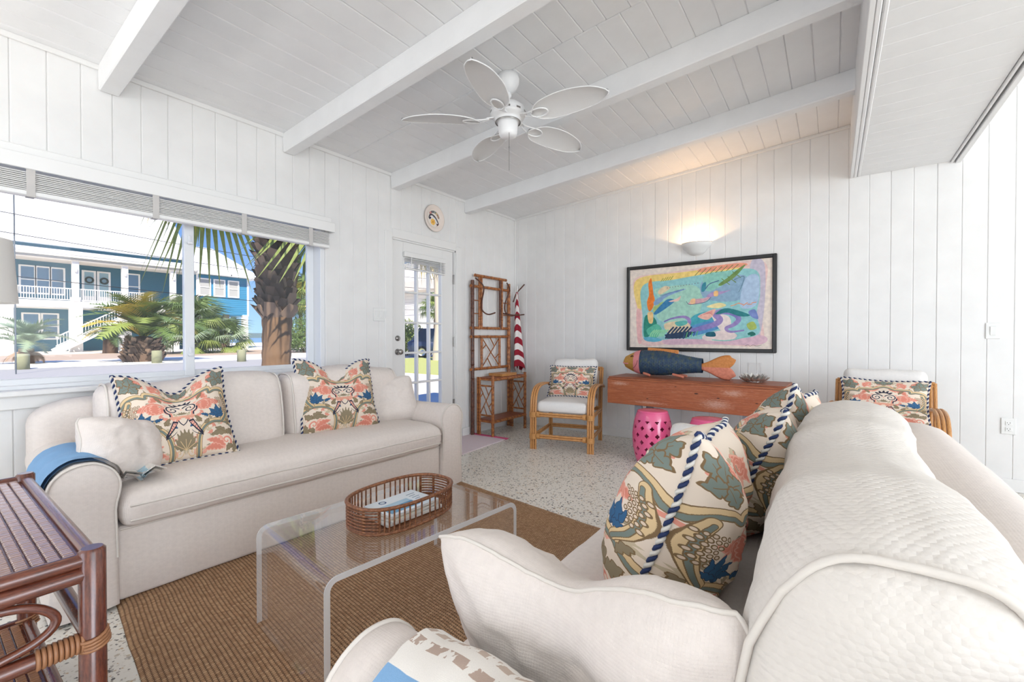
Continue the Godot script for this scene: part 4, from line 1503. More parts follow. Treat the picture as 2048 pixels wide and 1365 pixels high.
func plants() -> void:
	var green := leaf_mat(C8(96, 120, 62), 91)
	var yellow := leaf_mat(C8(196, 172, 70), 92)
	var lime := leaf_mat(C8(132, 148, 74), 93)
	var grey := leaf_mat(C8(146, 164, 136), 94)
	var deep := leaf_mat(C8(70, 92, 50), 95)
	var bark := mottle(C8(122, 96, 72), 0.08, 0.09, 0.95, 3.0, 96)
	var boot_m := [mottle(C8(78, 64, 56), 0.05, 0.09, 0.9, 3.0, 97), mottle(C8(108, 88, 74), 0.06, 0.09, 0.9, 3.0, 98), mottle(C8(150, 126, 106), 0.05, 0.09, 0.9, 3.0, 99)]
	var pin := [pinnate(3.0, 0.62, 28, 0.06, 1), pinnate(3.0, 0.50, 28, 0.06, 2), pinnate(2.8, 0.75, 28, 0.06, 3)]
	var fans := [fan_leaf(1.2, 1.15, 34, 0.55, 4), fan_leaf(1.35, 1.2, 34, 0.75, 5), fan_leaf(1.1, 1.1, 32, 0.4, 6)]
	# the big cabbage palm in front of the window
	var o := thing("cabbage_palm", "thick cabbage palm trunk with old leaf bases outside the window", "palm", Vector3(-4.25, GY, 1.0))
	var st := new_st()
	surf(st, 60, 40, func(u: float, v: float) -> Vector3:
		var a := TAU * v
		var y := u * 4.0
		var r := 0.215 + 0.045 * smooth(1.2, 2.2, y) + 0.010 * sin(a * 26.0) * (1.0 - smooth(1.3, 1.9, y)) + 0.012 * nz(cos(a) * 3.0, y * 5.0, sin(a) * 3.0) + 0.006 * sin(y * 70.0)
		return Vector3(cos(a) * r + 0.02 * y, y, sin(a) * r - 0.015 * y))
	part("trunk", st, bark, o)
	boots(o, Vector3(0.025, 1.55, -0.02), 0.225, 0.27, 2.2, 15, 15, boot_m, 1.15, 5)
	crown(o, fans, 26, [lime, green, lime, yellow], Vector3(0.08, 3.95, -0.06), -0.75, 1.1, 0.95, 1.2, 7)
	# date palm on the verge
	o = thing("date_palm", "young date palm with a stubby booted trunk on the verge", "palm", Vector3(-24.6, GY, -2.4))
	st = new_st()
	lathe(st, [Vector2(0, 0), Vector2(0.70, 0.0), Vector2(0.80, 0.35), Vector2(0.62, 0.9), Vector2(0.35, 1.25), Vector2(0, 1.3)], 20)
	part("trunk", st, boot_m[0], o)
	boots(o, Vector3.ZERO, 0.76, 0.55, 1.0, 7, 20, boot_m, 1.9, 8)
	crown(o, pin, 38, [green, lime, yellow, green], Vector3(0, 1.15, 0), 0.15, 1.25, 0.95, 1.15, 9)
	# grey-green pindo palm by the post
	o = thing("pindo_palm", "grey green pindo palm behind the post by lamp", "palm", Vector3(-26.5, GY, 1.35))
	st = new_st()
	lathe(st, [Vector2(0, 0), Vector2(0.28, 0.0), Vector2(0.25, 0.7), Vector2(0, 0.75)], 14)
	part("trunk", st, boot_m[1], o)
	crown(o, pin, 26, grey, Vector3(0, 0.75, 0), 0.1, 1.2, 0.55, 0.75, 11)
	crown(o, pin, 14, boot_m[2], Vector3(0, 0.5, 0), -0.5, -0.2, 0.25, 0.35, 12)
	# sago by the stairs
	o = thing("sago_palm", "small dark sago palm at the foot of porch stairs", "palm", Vector3(-40.3, GY, -4.45))
	st = new_st()
	lathe(st, [Vector2(0, 0), Vector2(0.45, 0.0), Vector2(0.4, 1.0), Vector2(0, 1.1)], 14)
	part("trunk", st, boot_m[1], o)
	crown(o, pin, 26, deep, Vector3(0, 1.05, 0), 0.05, 0.9, 0.62, 0.75, 13)
	# clump of fan palms by the wing
	for q in [[-36.0, -8.1, 2.3, 1.25, 14, 22, "tallest fan palm in the clump by the blue house"], [-37.5, -9.4, 1.6, 1.3, 15, 20, "fan palm under the blue wing windows in the clump"], [-35.5, -10.2, 0.7, 1.2, 16, 18, "low fan palm beside the open parking of blue house"], [-34.5, -7.4, 0.6, 1.15, 17, 18, "low fan palm touching the date palm fronds"]]:
		o = thing("fan_palm", q[6], "palm", Vector3(q[0], GY, q[1]), 0.0, "fan palms beside the blue house")
		st = new_st()
		tube(st, [Vector3.ZERO, Vector3(0.05, q[2], 0)], 0.17, 10)
		part("trunk", st, boot_m[1], o)
		crown(o, fans, q[5], [lime, green, grey], Vector3(0.05, q[2], 0), -0.35, 1.2, q[3] * 0.85, q[3], q[4])
	# palms and scrub past the wing
	for q in [[-44.0, -21.0, 5.4, 1.1, 21, "distant dark cabbage palm between the blue house and thick trunk"], [-32.5, -15.6, 4.4, 1.15, 22, "bushy yellow green cabbage palm beside the window frame"]]:
		o = thing("cabbage_palm", q[5], "palm", Vector3(q[0], GY, q[1]), 0.0, "cabbage palms beyond the blue house")
		st = new_st()
		tube(st, [Vector3.ZERO, Vector3(0.1, q[2], 0)], 0.2, 10)
		part("trunk", st, boot_m[1], o)
		crown(o, fans, 34, [lime, green, yellow], Vector3(0.1, q[2], 0), -0.9, 1.2, q[3] * 0.85, q[3], q[4])
	bush("scrub_bush", "tall green scrub to the right of cabbage palm trunk", Vector3(-30.0, GY, -13.9), Vector3(2.2, 1.4, 2.0), 5200, green, 31)
	bush("scrub_bush", "low green scrub at the water's edge", Vector3(-40.0, GY, -17.5), Vector3(2.0, 0.5, 1.5), 1800, green, 32)
	# posts on the verge
	var wood := mottle(C8(150, 152, 122), 0.05, 0.07, 0.9, 1.5, 101)
	for q in [[-21.6, 2.0, "weathered timber post in front of the pindo palm"], [-22.2, -2.3, "weathered timber post beside the date palm"], [-20.5, -5.25, "weathered timber post beside the thick palm trunk"]]:
		st = new_st()
		lathe(st, [Vector2(0, 0), Vector2(0.20, 0.0), Vector2(0.195, 0.56), Vector2(0.18, 0.59), Vector2(0, 0.595)], 18)
		tag(part("bollard", st, wood, null, Vector3(q[0], GY + 0.01, q[1])), q[2], "post", "timber posts on the verge")
	# pole and wires
	o = thing("utility_pole", "slim grey utility pole beside the lamp shade", "pole", Vector3(-18.6, GY, 2.47))
	st = new_st()
	tube(st, [Vector3.ZERO, Vector3(0, 9.0, 0)], 0.02, 8)
	part("shaft", st, mat(C8(96, 104, 112), 0.6), o)
	for y in [4.85, 3.45, 5.5]:
		st = new_st()
		var pts := []
		for k in 13:
			var t := k / 12.0
			pts.append(Vector3(0.5 * t, y - 0.6 * sin(PI * t), lerpf(3.0, -26.0, t)))
		tube(st, pts, 0.012, 4)
		part("wire", st, M.black, o)
	# planting seen through the door
	o = thing("slim_palm", "slim pale palm trunk on the lawn outside the door", "palm", Vector3(-13.2, GY, -11.6))
	st = new_st()
	tube(st, [Vector3.ZERO, Vector3(0.08, 2.0, 0.0), Vector3(-0.05, 6.5, 0.1)], [0.30, 0.20, 0.17], 12)
	part("trunk", st, mottle(C8(196, 184, 168), 0.05, 0.07, 0.9, 1.5, 102), o)
	crown(o, fans, 22, [lime, yellow], Vector3(-0.05, 6.5, 0.1), -1.1, 1.0, 0.9, 1.1, 23)
	o = thing("fan_palm", "small fan palm in front of the white clapboard house", "palm", Vector3(-20.5, GY, -18.5))
	st = new_st()
	tube(st, [Vector3.ZERO, Vector3(0.1, 3.2, 0)], 0.15, 10)
	part("trunk", st, boot_m[2], o)
	crown(o, fans, 24, [lime, green], Vector3(0.1, 3.2, 0), -0.7, 1.2, 0.55, 0.7, 24)
	bush("garden_bush", "light green leafy bush beside the dark car", Vector3(-19.5, GY, -14.8), Vector3(1.3, 1.2, 1.3), 3000, lime, 33)
	bush("garden_bush", "yellow green bush behind the dark car", Vector3(-22.5, GY, -20.5), Vector3(2.0, 0.9, 1.4), 2600, yellow, 34)

func car() -> void:
	var o := thing("parked_car", "dark blue car parked beyond the lawn", "car", Vector3(-15.4, GY + 0.01, -14.6), deg_to_rad(128.0))
	# nose along +z; cross sections swept from front to back
	var paint := mat(C8(38, 58, 92), 0.18, {"metallic": 0.3, "clearcoat_enabled": true, "clearcoat": 1.0})
	var glass := mat(C8(48, 62, 78), 0.05)
	var sec := [[2.25, 0.45, 0.62, 0.72], [2.15, 0.30, 0.80, 0.86], [1.6, 0.26, 0.95, 0.92], [0.95, 0.26, 1.02, 0.94], [0.0, 0.26, 1.05, 0.94], [-1.4, 0.26, 1.06, 0.94], [-2.1, 0.30, 1.04, 0.90], [-2.25, 0.45, 0.95, 0.80]]
	var st := new_st()
	surf(st, 28, 24, func(u: float, v: float) -> Vector3:
		var k := u * (sec.size() - 1)
		var i := mini(int(k), sec.size() - 2)
		var f := k - i
		var z := lerpf(sec[i][0], sec[i + 1][0], f)
		var y0 := lerpf(sec[i][1], sec[i + 1][1], f)
		var y1 := lerpf(sec[i][2], sec[i + 1][2], f)
		var w := lerpf(sec[i][3], sec[i + 1][3], f)
		var a := TAU * v
		var c := cos(a)
		var s := sin(a)
		return Vector3(signf(c) * pow(absf(c), 0.35) * w, lerpf(y0, y1, signf(s) * pow(absf(s), 0.5) * 0.5 + 0.5), z))
	part("body", st, paint, o)
	st = new_st()
	surf(st, 20, 20, func(u: float, v: float) -> Vector3:
		var y := 0.95 + 0.72 * u
		var inset := 0.20 * u
		var a := TAU * v
		var c := cos(a)
		var s := sin(a)
		var zf := lerpf(1.05, 0.25, u)
		var zb := lerpf(-2.1, -1.6, u)
		return Vector3(signf(c) * pow(absf(c), 0.4) * (0.90 - inset), y, lerpf(zb, zf, signf(s) * pow(absf(s), 0.4) * 0.5 + 0.5)))
	part("glasshouse", st, glass, o)
	st = new_st()
	box(st, Vector3(0, 1.68, -0.68), Vector3(1.36, 0.08, 1.95), 0.035)
	for q in [[0.70, 0.22, 1.66, 0.90, 1.02, 0.96], [0.70, -1.62, 1.66, 0.90, -2.05, 0.96], [0.72, -0.6, 1.66, 0.92, -0.6, 0.96]]:
		for s in [-1.0, 1.0]:
			bar(st, Vector3(s * q[0], q[2], q[1]), Vector3(s * q[3], q[5], q[4]), 0.07, 0.05)
	part("roof", st, paint, o)
	for s in [-1.0, 1.0]:
		for z in [1.35, -1.40]:
			st = new_st()
			lathe(st, [Vector2(0.20, -0.10), Vector2(0.33, -0.10), Vector2(0.35, -0.06), Vector2(0.35, 0.10), Vector2(0.33, 0.12), Vector2(0.22, 0.12)], 26, Transform3D(Basis(Vector3(0, 0, 1), -s * PI / 2), Vector3(s * 0.86, 0.34, z)))
			var wl := part("wheel", st, M.black, o)
			st = new_st()
			lathe(st, [Vector2(0, 0.10), Vector2(0.05, 0.11), Vector2(0.06, 0.07), Vector2(0.20, 0.08), Vector2(0.22, 0.11)], 20, Transform3D(Basis(Vector3(0, 0, 1), -s * PI / 2), Vector3(s * 0.86, 0.34, z)))
			part("rim", st, M.silver, wl)
		st = new_st()
		box(st, Vector3(s * 0.62, 0.74, 2.16), Vector3(0.34, 0.15, 0.12), 0.04)
		part("headlamp", st, M.silver, o)
		st = new_st()
		box(st, Vector3(s * 1.0, 1.02, 0.75), Vector3(0.16, 0.14, 0.10), 0.04)
		part("mirror", st, paint, o)
	st = new_st()
	box(st, Vector3(0, 0.62, 2.22), Vector3(0.80, 0.24, 0.06), 0.02)
	part("grille", st, M.black, o)
	st = new_st()
	box(st, Vector3(0, 0.40, 2.22), Vector3(1.5, 0.12, 0.10), 0.03)
	part("bumper", st, M.silver, o)

# ---------------------------------------------------------------- sofas, pillows, throws
func smooth(a: float, b: float, x: float) -> float:
	var t := clampf((x - a) / (b - a), 0.0, 1.0)
	return t * t * (3.0 - 2.0 * t)

func arm_arc(aw: float, H: float, off: float, n := 28) -> Array:
	# outline of an arm seen from the front: up one side, over the rolled top, down the other
	var o := []
	var r := aw * 0.5
	for i in 7:
		var t := i / 6.0
		o.append(Vector2(-(r - 0.016 + 0.010 * (1.0 - t)) - off, lerpf(0.015, H - r - 0.10, t)))
	for i in 3:
		var t := (i + 1) / 4.0
		o.append(Vector2(-(r - 0.016 + 0.016 * smooth(0, 1, t)) - off, lerpf(H - r - 0.10, H - r, t)))
	for i in n + 1:
		var a := PI - PI * i / n
		o.append(Vector2(cos(a) * (r + off), H - r + sin(a) * (r + off)))
	for i in 3:
		var t := 1.0 - (i + 1) / 4.0
		o.append(Vector2(r - 0.016 + 0.016 * smooth(0, 1, t) + off, lerpf(H - r - 0.10, H - r, t)))
	for i in 7:
		var t := 1.0 - i / 6.0
		o.append(Vector2(r - 0.016 + 0.010 * (1.0 - t) + off, lerpf(0.015, H - r - 0.10, t)))
	return o

func sofa(root: Node3D, L: float, D: float, fab: Material, fab2: Material, split: int, sd: float) -> void:
	var aw := 0.215
	var H := 0.615
	var st := new_st()
	# body under the seat, its skirt reaching the floor
	soft(st, Vector3(L * 0.5 - aw + 0.01, 0.155, D * 0.5 - 0.035), 0.018, 40, func(p: Vector3) -> Vector3:
		var w := nz(p.x * 3.0, p.y * 1.2, sd) * 0.010 * smooth(0.1, -0.12, p.y)
		return p + Vector3(0, 0.168, w if p.z > 0.0 else 0.0))
	var body := part("body", st, fab, root)
	st = new_st()
	tube(st, line(Vector3(-L * 0.5 + aw, 0.312, D * 0.5 - 0.037), Vector3(L * 0.5 - aw, 0.312, D * 0.5 - 0.037), 12), 0.005, 6)
	part("piping", st, M.piping, body)
	# arms
	for s in [-1.0, 1.0]:
		st = new_st()
		var arc := arm_arc(aw, H, 0.0)
		var n := arc.size() - 1
		var cx: float = s * (L * 0.5 - aw * 0.5)
		var f := func(u: float, v: float) -> Vector3:
			var q: Vector2 = arc[int(round(u * n))]
			var zz := lerpf(D * 0.5 - 0.012, -D * 0.5 + 0.06, v)
			var wob := nz(q.x * 5.0 + s * 3.0, q.y * 4.0 + sd, zz * 3.0) * 0.007
			var bow := 0.010 * sin(PI * v)
			return Vector3(cx + q.x * (1.0 + wob * 4.0), q.y - bow * smooth(0.3, 0.6, q.y) + wob * smooth(0.35, 0.55, q.y), zz)
		surf(st, n, 18, f, func(u, v): return Vector2(u, v))
		# rounded front panel
		var cap := func(u: float, v: float) -> Vector3:
			var e: Vector3 = f.call(u, 0.0)
			var c := Vector3(cx, minf(e.y, H - aw * 0.5) if v > 0.0 else e.y, e.z)
			var k := v
			var p := e.lerp(Vector3(cx, lerpf(e.y, minf(e.y, H - aw * 0.5), 1.0), e.z), k)
			p.z += 0.016 * (1.0 - (1.0 - k) * (1.0 - k))
			return p
		surf(st, n, 6, cap, null, 3, true)
		var arm := part("arm", st, fab, root)
		st = new_st()
		var ring := []
		for i in range(3, n - 2):
			var e: Vector3 = f.call(float(i) / n, 0.0)
			ring.append(e + Vector3(0, 0, 0.002))
		tube(st, ring, 0.0045, 6)
		part("piping", st, M.piping, arm)
	# back frame
	st = new_st()
	soft(st, Vector3(L * 0.5 - 0.004, 0.395, 0.095), 0.075, 46, func(p: Vector3) -> Vector3:
		var e := smooth(L * 0.5 - 0.16, L * 0.5, absf(p.x))
		var wob := nz(p.x * 2.5, p.y * 2.0, sd + 5.0) * 0.012
		return Vector3(p.x, p.y + 0.41 - 0.045 * e * smooth(0.0, 0.3, p.y) + wob * smooth(0.2, 0.35, p.y), p.z - D * 0.5 + 0.10 + wob * 0.5))
	part("back", st, fab, root)
	# long seat cushion
	st = new_st()
	var sh := Vector3(L * 0.5 - aw + 0.004, 0.083, D * 0.5 - 0.13)
	var seat_d := func(p: Vector3) -> Vector3:
		var crown := 0.022 * (1.0 - pow(absf(p.x) / sh.x, 4.0)) * (1.0 - pow(absf(p.z) / sh.z, 4.0))
		var wob := nz(p.x * 3.0 + sd, p.z * 3.0, 2.0) * 0.006
		var drop := 0.018 * smooth(sh.z - 0.12, sh.z, p.z)
		return p + Vector3(0, 0.397 + (crown + wob - drop if p.y > 0.0 else wob * 0.6), 0.145 + nz(p.x * 4.0, p.y * 9.0, sd) * 0.007 * (1.0 if p.z > 0.0 else 0.0))
	soft(st, sh, 0.055, 54, seat_d)
	var seat := part("seat_cushion", st, fab, root)
	for yy in [0.036, -0.045]:
		st = new_st()
		var pts := []
		for i in 41:
			var q: Vector3 = seat_d.call(Vector3(lerpf(-sh.x + 0.03, sh.x - 0.03, i / 40.0), yy, sh.z - 0.006))
			pts.append(q + Vector3(0, 0, 0.003))
		tube(st, pts, 0.0045, 6)
		part("piping", st, M.piping, seat)
	# back cushions
	for k in split:
		st = new_st()
		var bw: float = (L - 2.0 * aw) / split
		var bh := Vector3(bw * 0.5 - 0.002, 0.225, 0.115)
		var xc := (k - (split - 1) * 0.5) * bw
		var bd := func(p: Vector3) -> Vector3:
			var cr := (1.0 - pow(absf(p.x) / bh.x, 4.0)) * (1.0 - pow(absf(p.y) / bh.y, 4.0))
			var wob := nz(p.x * 3.2 + k * 7.0 + sd, p.y * 5.0, 8.0) * 0.016
			var slump := 0.020 * sin(p.x * 7.0 + k * 2.0 + sd) * smooth(0.0, bh.y, p.y)
			var q := p + Vector3(0, slump + wob * smooth(0.1, 0.22, p.y), signf(p.z) * 0.028 * cr + wob)
			if split == 1:
				q.z += nz(p.x * 1.6 + 3.0, p.y * 1.5, 1.0) * 0.03
			# leaning back a little
			var lean := (q.y + bh.y) * 0.17
			return Vector3(q.x + xc, q.y + 0.665, q.z - lean - D * 0.5 + 0.365)
		soft(st, bh, 0.085, 44 if split > 1 else 64, bd)
		var cu := part("back_cushion", st, fab2, root)
		for e in [-1.0, 1.0]:
			st = new_st()
			var ring := []
			for i in 48:
				var a := TAU * i / 48
				var c2 := Vector2(cos(a), sin(a))
				var q := Vector3(e * (bh.x - 0.035), signf(c2.y) * pow(absf(c2.y), 0.55) * bh.y * 0.965, signf(c2.x) * pow(absf(c2.x), 0.55) * bh.z * 0.94)
				ring.append(bd.call(q))
			tube(st, ring, 0.0055, 6, true)
			part("piping", st, M.piping, cu)

func pose(at: Vector3, normal: Vector3, roll := 0.0, up := Vector3.UP) -> Transform3D:
	var z := normal.normalized()
	var x := up.cross(z).normalized()
	var y := z.cross(x)
	return Transform3D(Basis(x, y, z) * Basis(Vector3(0, 0, 1), roll), at)

func pillow(nm: String, label: String, w: float, h: float, t: float, chop: float, xf: Transform3D, m: Material, rope: bool, sd: float, group := "", n := 30) -> Node3D:
	var o := thing(nm, label, "pillow", Vector3.ZERO, 0.0, group)
	o.transform = xf
	var shape := func(u: float, v: float, side: float) -> Vector3:
		var k := exp(-pow(u / 0.42, 2.0)) * smooth(-0.35, 1.0, v)
		var pinch := 0.075 if rope else 0.045
		var rnd := 0.0 if rope else 0.085
		var x := w * 0.5 * u * (1.0 - pinch * (1.0 - v * v)) * (1.0 - rnd * pow(absf(v), 6.0))
		var y := h * 0.5 * v * (1.0 - pinch * (1.0 - u * u)) * (1.0 - rnd * pow(absf(u), 6.0)) - chop * k
		var prof := pow(maxf(0.0, (1.0 - pow(absf(u), 3.2)) * (1.0 - pow(absf(v), 3.2))), 0.62)
		var T := t * 0.5 * prof * (1.0 - (0.42 * k if chop > 0.0 else 0.0))
		var crease := nz(u * 2.4 + sd, v * 2.4, sd) * 0.016 * prof + nz(u * 6.0, v * 6.0 + sd, 3.0) * 0.004 * prof
		var sag := -0.02 * v * v * 0.0
		var bend := nz(u * 0.9, v * 0.9 + sd * 2.0, 7.0) * 0.03
		return Vector3(x, y + sag, side * T + crease + bend * (absf(u) + absf(v)) * 0.5)
	var st := new_st()
	for side in [1.0, -1.0]:
		var f := func(a: float, b: float) -> Vector3:
			# finer near the edges
			var u := sin((a - 0.5) * PI)
			var v := sin((b - 0.5) * PI)
			return shape.call(lerpf(a * 2.0 - 1.0, u, 0.6), lerpf(b * 2.0 - 1.0, v, 0.6), side)
		var uvf := func(a: float, b: float) -> Vector2:
			var u := lerpf(a * 2.0 - 1.0, sin((a - 0.5) * PI), 0.6)
			var v := lerpf(b * 2.0 - 1.0, sin((b - 0.5) * PI), 0.6)
			return Vector2(u * 0.5 + 0.5, 0.5 - v * 0.5)
		surf(st, n, n, f, uvf, 3, side > 0.0)
	part("cover", st, m, o)
	var edge := []
	var per := 44
	for q in [[-1, -1, 1, -1], [1, -1, 1, 1], [1, 1, -1, 1], [-1, 1, -1, -1]]:
		for i in per:
			var s := float(i) / per
			edge.append(shape.call(lerpf(q[0], q[2], s), lerpf(q[1], q[3], s), 1.0))
	if rope:
		twist(edge, 0.0052, 0.030, o)
	else:
		st = new_st()
		tube(st, edge, 0.004, 6, true)
		part("piping", st, M.piping, o)
	return o

func twist(edge: Array, r: float, pitch: float, parent: Node) -> void:
	# a two-strand cord along a closed line
	var total := 0.0
	for i in edge.size():
		total += edge[i].distance_to(edge[(i + 1) % edge.size()])
	var turns := int(total / pitch)
	var per := 7
	var path := []
	var seg := 0
	var run := 0.0
	for i in turns * per:
		var want := total * i / (turns * per)
		while run + edge[seg].distance_to(edge[(seg + 1) % edge.size()]) < want:
			run += edge[seg].distance_to(edge[(seg + 1) % edge.size()])
			seg += 1
		var a: Vector3 = edge[seg]
		var b: Vector3 = edge[(seg + 1) % edge.size()]
		path.append(a.lerp(b, (want - run) / maxf(1e-6, a.distance_to(b))))
	var strands := []
	for ph in [0.0, PI]:
		var pts := []
		for i in path.size():
			var t: Vector3 = (path[(i + 1) % path.size()] - path[i - 1]).normalized()
			var nn := t.cross(Vector3(0, 0, 1)).normalized()
			var bb := t.cross(nn)
			var a: float = TAU * i / per + ph
			pts.append(path[i] + (nn * cos(a) + bb * sin(a)) * r * 0.85)
		var st := new_st()
		tube(st, pts, r, 5, true)
		strands.append(st)
	var o := part("rope_trim", strands[0], M.rope_navy, parent)
	part("strand", strands[1], M.rope_white, o)

func drape(nm: String, label: String, root: Node3D, side: float, L: float, aw: float, H: float, z0: float, z1: float, y_out: float, y_in: float, sd: float, flow: float) -> void:
	# a folded cotton throw laid over an arm of a sofa
	var arc := arm_arc(aw, H, 0.0, 40)
	var path := []
	for q in arc:
		path.append(q)
	var run := []
	if side < 0.0:
		run = path
	else:
		run = path.map(func(q): return Vector2(-q.x, q.y))
		# start at the outer side
	# cut to the wanted heights: outer side first
	var cut := []
	for i in run.size():
		var q: Vector2 = run[i]
		var outer := q.x * (-1.0 if side < 0.0 else 1.0) > 0.0
		if q.y >= (y_out if outer else y_in):
			cut.append(q)
	if flow > 0.0:
		var e: Vector2 = cut[cut.size() - 1]
		var d := -1.0 if side > 0.0 else 1.0
		for i in 8:
			cut.append(e + Vector2(d * flow * (i + 1) / 8.0, -0.012 + 0.02 * sin(i * 1.3)))
	var len := [0.0]
	for i in range(1, cut.size()):
		len.append(len[i - 1] + cut[i].distance_to(cut[i - 1]))
	var tot: float = len[len.size() - 1]
	var cx := side * (L * 0.5 - aw * 0.5)
	var n := cut.size() - 1
	var st := new_st()
	for lay in [1.0, 0.0]:
		var f := func(u: float, v: float) -> Vector3:
			var i := int(round(u * n))
			var q: Vector2 = cut[i]
			var a: Vector2 = cut[maxi(0, i - 1)]
			var b: Vector2 = cut[mini(n, i + 1)]
			var nn := (b - a).orthogonal().normalized()
			if nn.dot(q - Vector2(0, H - aw * 0.5)) < 0.0 and i < n - 8:
				nn = -nn
			if i >= n - 8 and flow > 0.0 and nn.y < 0.0:
				nn = -nn
			var s: float = len[i] / tot
			var fold := 0.004 + 0.0045 * (sin(v * 17.0 + s * 3.0 + sd) * 0.5 + 0.5) + nz(s * 6.0 + sd, v * 5.0, 1.0) * 0.006
			if i > n - 10 and flow > 0.0:
				fold += 0.016 * (sin(v * 26.0 + s * 8.0) * 0.5 + 0.5)
			var zz := lerpf(z0, z1, v) + nz(s * 3.0, sd, 4.0) * 0.02
			return Vector3(cx + q.x + nn.x * (fold + 0.012 * lay), q.y + nn.y * (fold + 0.012 * lay), zz)
		surf(st, n, 26, f, func(u, v): return Vector2(v * 0.9, len[int(round(u * n))] / tot * 0.66), 3, lay > 0.5)
	var o := part(nm, st, M.throw)
	o.transform = root.transform
	tag(o, label, "throw")

func build_sofas() -> void:
	var a := thing("sofa", "long cream slipcovered sofa with rolled arms under the wide window", "sofa", Vector3(0.575, 0, 3.26), deg_to_rad(87.4))
	sofa(a, 2.20, 0.90, M.cream, M.cream, 2, 0.0)
	var b := thing("sofa", "cream slipcovered sofa with honeycomb back cushion facing the window", "sofa", Vector3(3.20, 0, 3.325), deg_to_rad(-90.0))
	sofa(b, 2.0, 1.00, M.cream, M.comb, 1, 4.0)
	var g := "patterned scatter pillows with navy rope edges"
	pillow("scatter_pillow", "chopped floral scatter pillow beside the plain pillow and blue throw on window sofa", 0.47, 0.51, 0.19, 0.11, pose(Vector3(0.61, 0.705, 3.855), Vector3(0.84, 0.48, 0.10), 0.04), M.pattern, true, 1.0, g)
	pillow("scatter_pillow", "chopped floral scatter pillow alone at door end of window sofa", 0.54, 0.53, 0.19, 0.10, pose(Vector3(0.58, 0.71, 2.92), Vector3(0.90, 0.36, 0.14), -0.03), M.pattern, true, 2.0, g)
	pillow("scatter_pillow", "large floral scatter pillow leaning on the plain pillow of honeycomb sofa", 0.52, 0.48, 0.31, 0.05, pose(Vector3(3.035, 0.665, 3.50), Vector3(-0.94, 0.32, 0.04), 0.10), M.pattern, true, 3.0, g, 44)
	pillow("scatter_pillow", "middle one of three floral scatter pillows on honeycomb sofa", 0.47, 0.45, 0.24, 0.05, pose(Vector3(3.14, 0.68, 3.01), Vector3(-0.90, 0.40, 0.05), 0.08), M.pattern, true, 4.0, g, 36)
	pillow("scatter_pillow", "floral scatter pillow nearest the garden stools on honeycomb sofa", 0.46, 0.48, 0.22, 0.06, pose(Vector3(3.17, 0.695, 2.62), Vector3(-0.88, 0.40, -0.12), 0.14), M.pattern, true, 5.0, g, 36)
	var h := "plain cream pillows against sofa arms"
	pillow("plain_pillow", "plain cream pillow resting on the blue throw at window sofa arm", 0.34, 0.31, 0.20, 0.0, pose(Vector3(0.745, 0.605, 4.11), Vector3(0.72, 0.38, -0.40), -0.3), M.cream, false, 6.0, h)
	pillow("plain_pillow", "plain cream pillow at door end of window sofa", 0.42, 0.36, 0.16, 0.0, pose(Vector3(0.60, 0.63, 2.50), Vector3(0.75, 0.35, 0.35), 0.1), M.cream, false, 7.0, h)
	pillow("plain_pillow", "large plain cream pillow beside the striped throw on honeycomb sofa", 0.64, 0.42, 0.25, 0.05, pose(Vector3(2.985, 0.55, 3.955), Vector3(0.03, 0.42, -0.88), -0.12), M.cream, false, 8.0, h, 40)
	pillow("plain_pillow", "plain white pillow at the honeycomb sofa arm beside garden stools", 0.36, 0.32, 0.15, 0.0, pose(Vector3(2.90, 0.565, 2.60), Vector3(-0.15, 0.35, 0.90), 0.05), M.white_cotton, false, 9.0, h)
	drape("throw_blanket", "pale blue throw laid over the arm of the window sofa", a, -1.0, 2.20, 0.215, 0.615, 0.0, 0.40, 0.30, 0.50, 1.0, 0.14)
	drape("throw_blanket", "blue and beige striped throw over the arm of honeycomb sofa", b, 1.0, 2.0, 0.215, 0.615, 0.04, 0.40, 0.30, 0.50, 6.0, 0.0)

# ---------------------------------------------------------------- rugs and tables
func build_rugs() -> void:
	var st := new_st()
	var W := 1.95
	var D := 2.0
	var top := func(u: float, v: float) -> Vector3:
		var x := (u - 0.5) * W
		var z := (v - 0.5) * D
		var e := minf(minf(u, 1.0 - u) * W, minf(v, 1.0 - v) * D)
		return Vector3(x + nz(z * 4.0, 1.0) * 0.006, 0.011 * smooth(0.0, 0.012, e) + 0.0015 + 0.001 * nz(x * 9.0, z * 9.0), z + nz(x * 4.0, 7.0) * 0.006)
	surf(st, 60, 60, top, func(u, v): return Vector2(u * W, v * D), 3, true)
	surf(st, 2, 2, func(u, v): return Vector3((u - 0.5) * W, 0.001, (v - 0.5) * D))
	var r := part("jute_rug", st, M.jute, null, Vector3(1.875, 0, 3.276))
	r.rotation_degrees.y = -6.5
	tag(r, "brown braided jute rug under the clear coffee table", "rug")
	# flat woven mat at the door with a pink fringe end
	var o := thing("door_mat", "pale pink woven mat with hot pink end in front of glazed door", "rug", Vector3(0.27, 0, 1.52), deg_to_rad(3.0))
	st = new_st()
	surf(st, 20, 40, func(u, v): return Vector3((u - 0.5) * 0.50, 0.007 + 0.002 * nz(u * 5.0, v * 9.0), (v - 0.5) * 1.28), func(u, v): return Vector2(u * 1.6, v * 4.0), 3, true)
	surf(st, 1, 1, func(u, v): return Vector3((u - 0.5) * 0.50, 0.001, (v - 0.5) * 1.28))
	box(st, Vector3(0.25, 0.004, 0), Vector3(0.003, 0.007, 1.28))
	part("weave", st, M.mat_weave, o)
	st = new_st()
	box(st, Vector3(0, 0.006, -0.66), Vector3(0.52, 0.011, 0.05), 0.003)
	for k in 26:
		box(st, Vector3(-0.25 + k * 0.02, 0.004, -0.695), Vector3(0.008, 0.006, 0.03), 0.001)
	part("fringe", st, M.pink_cloth, o)

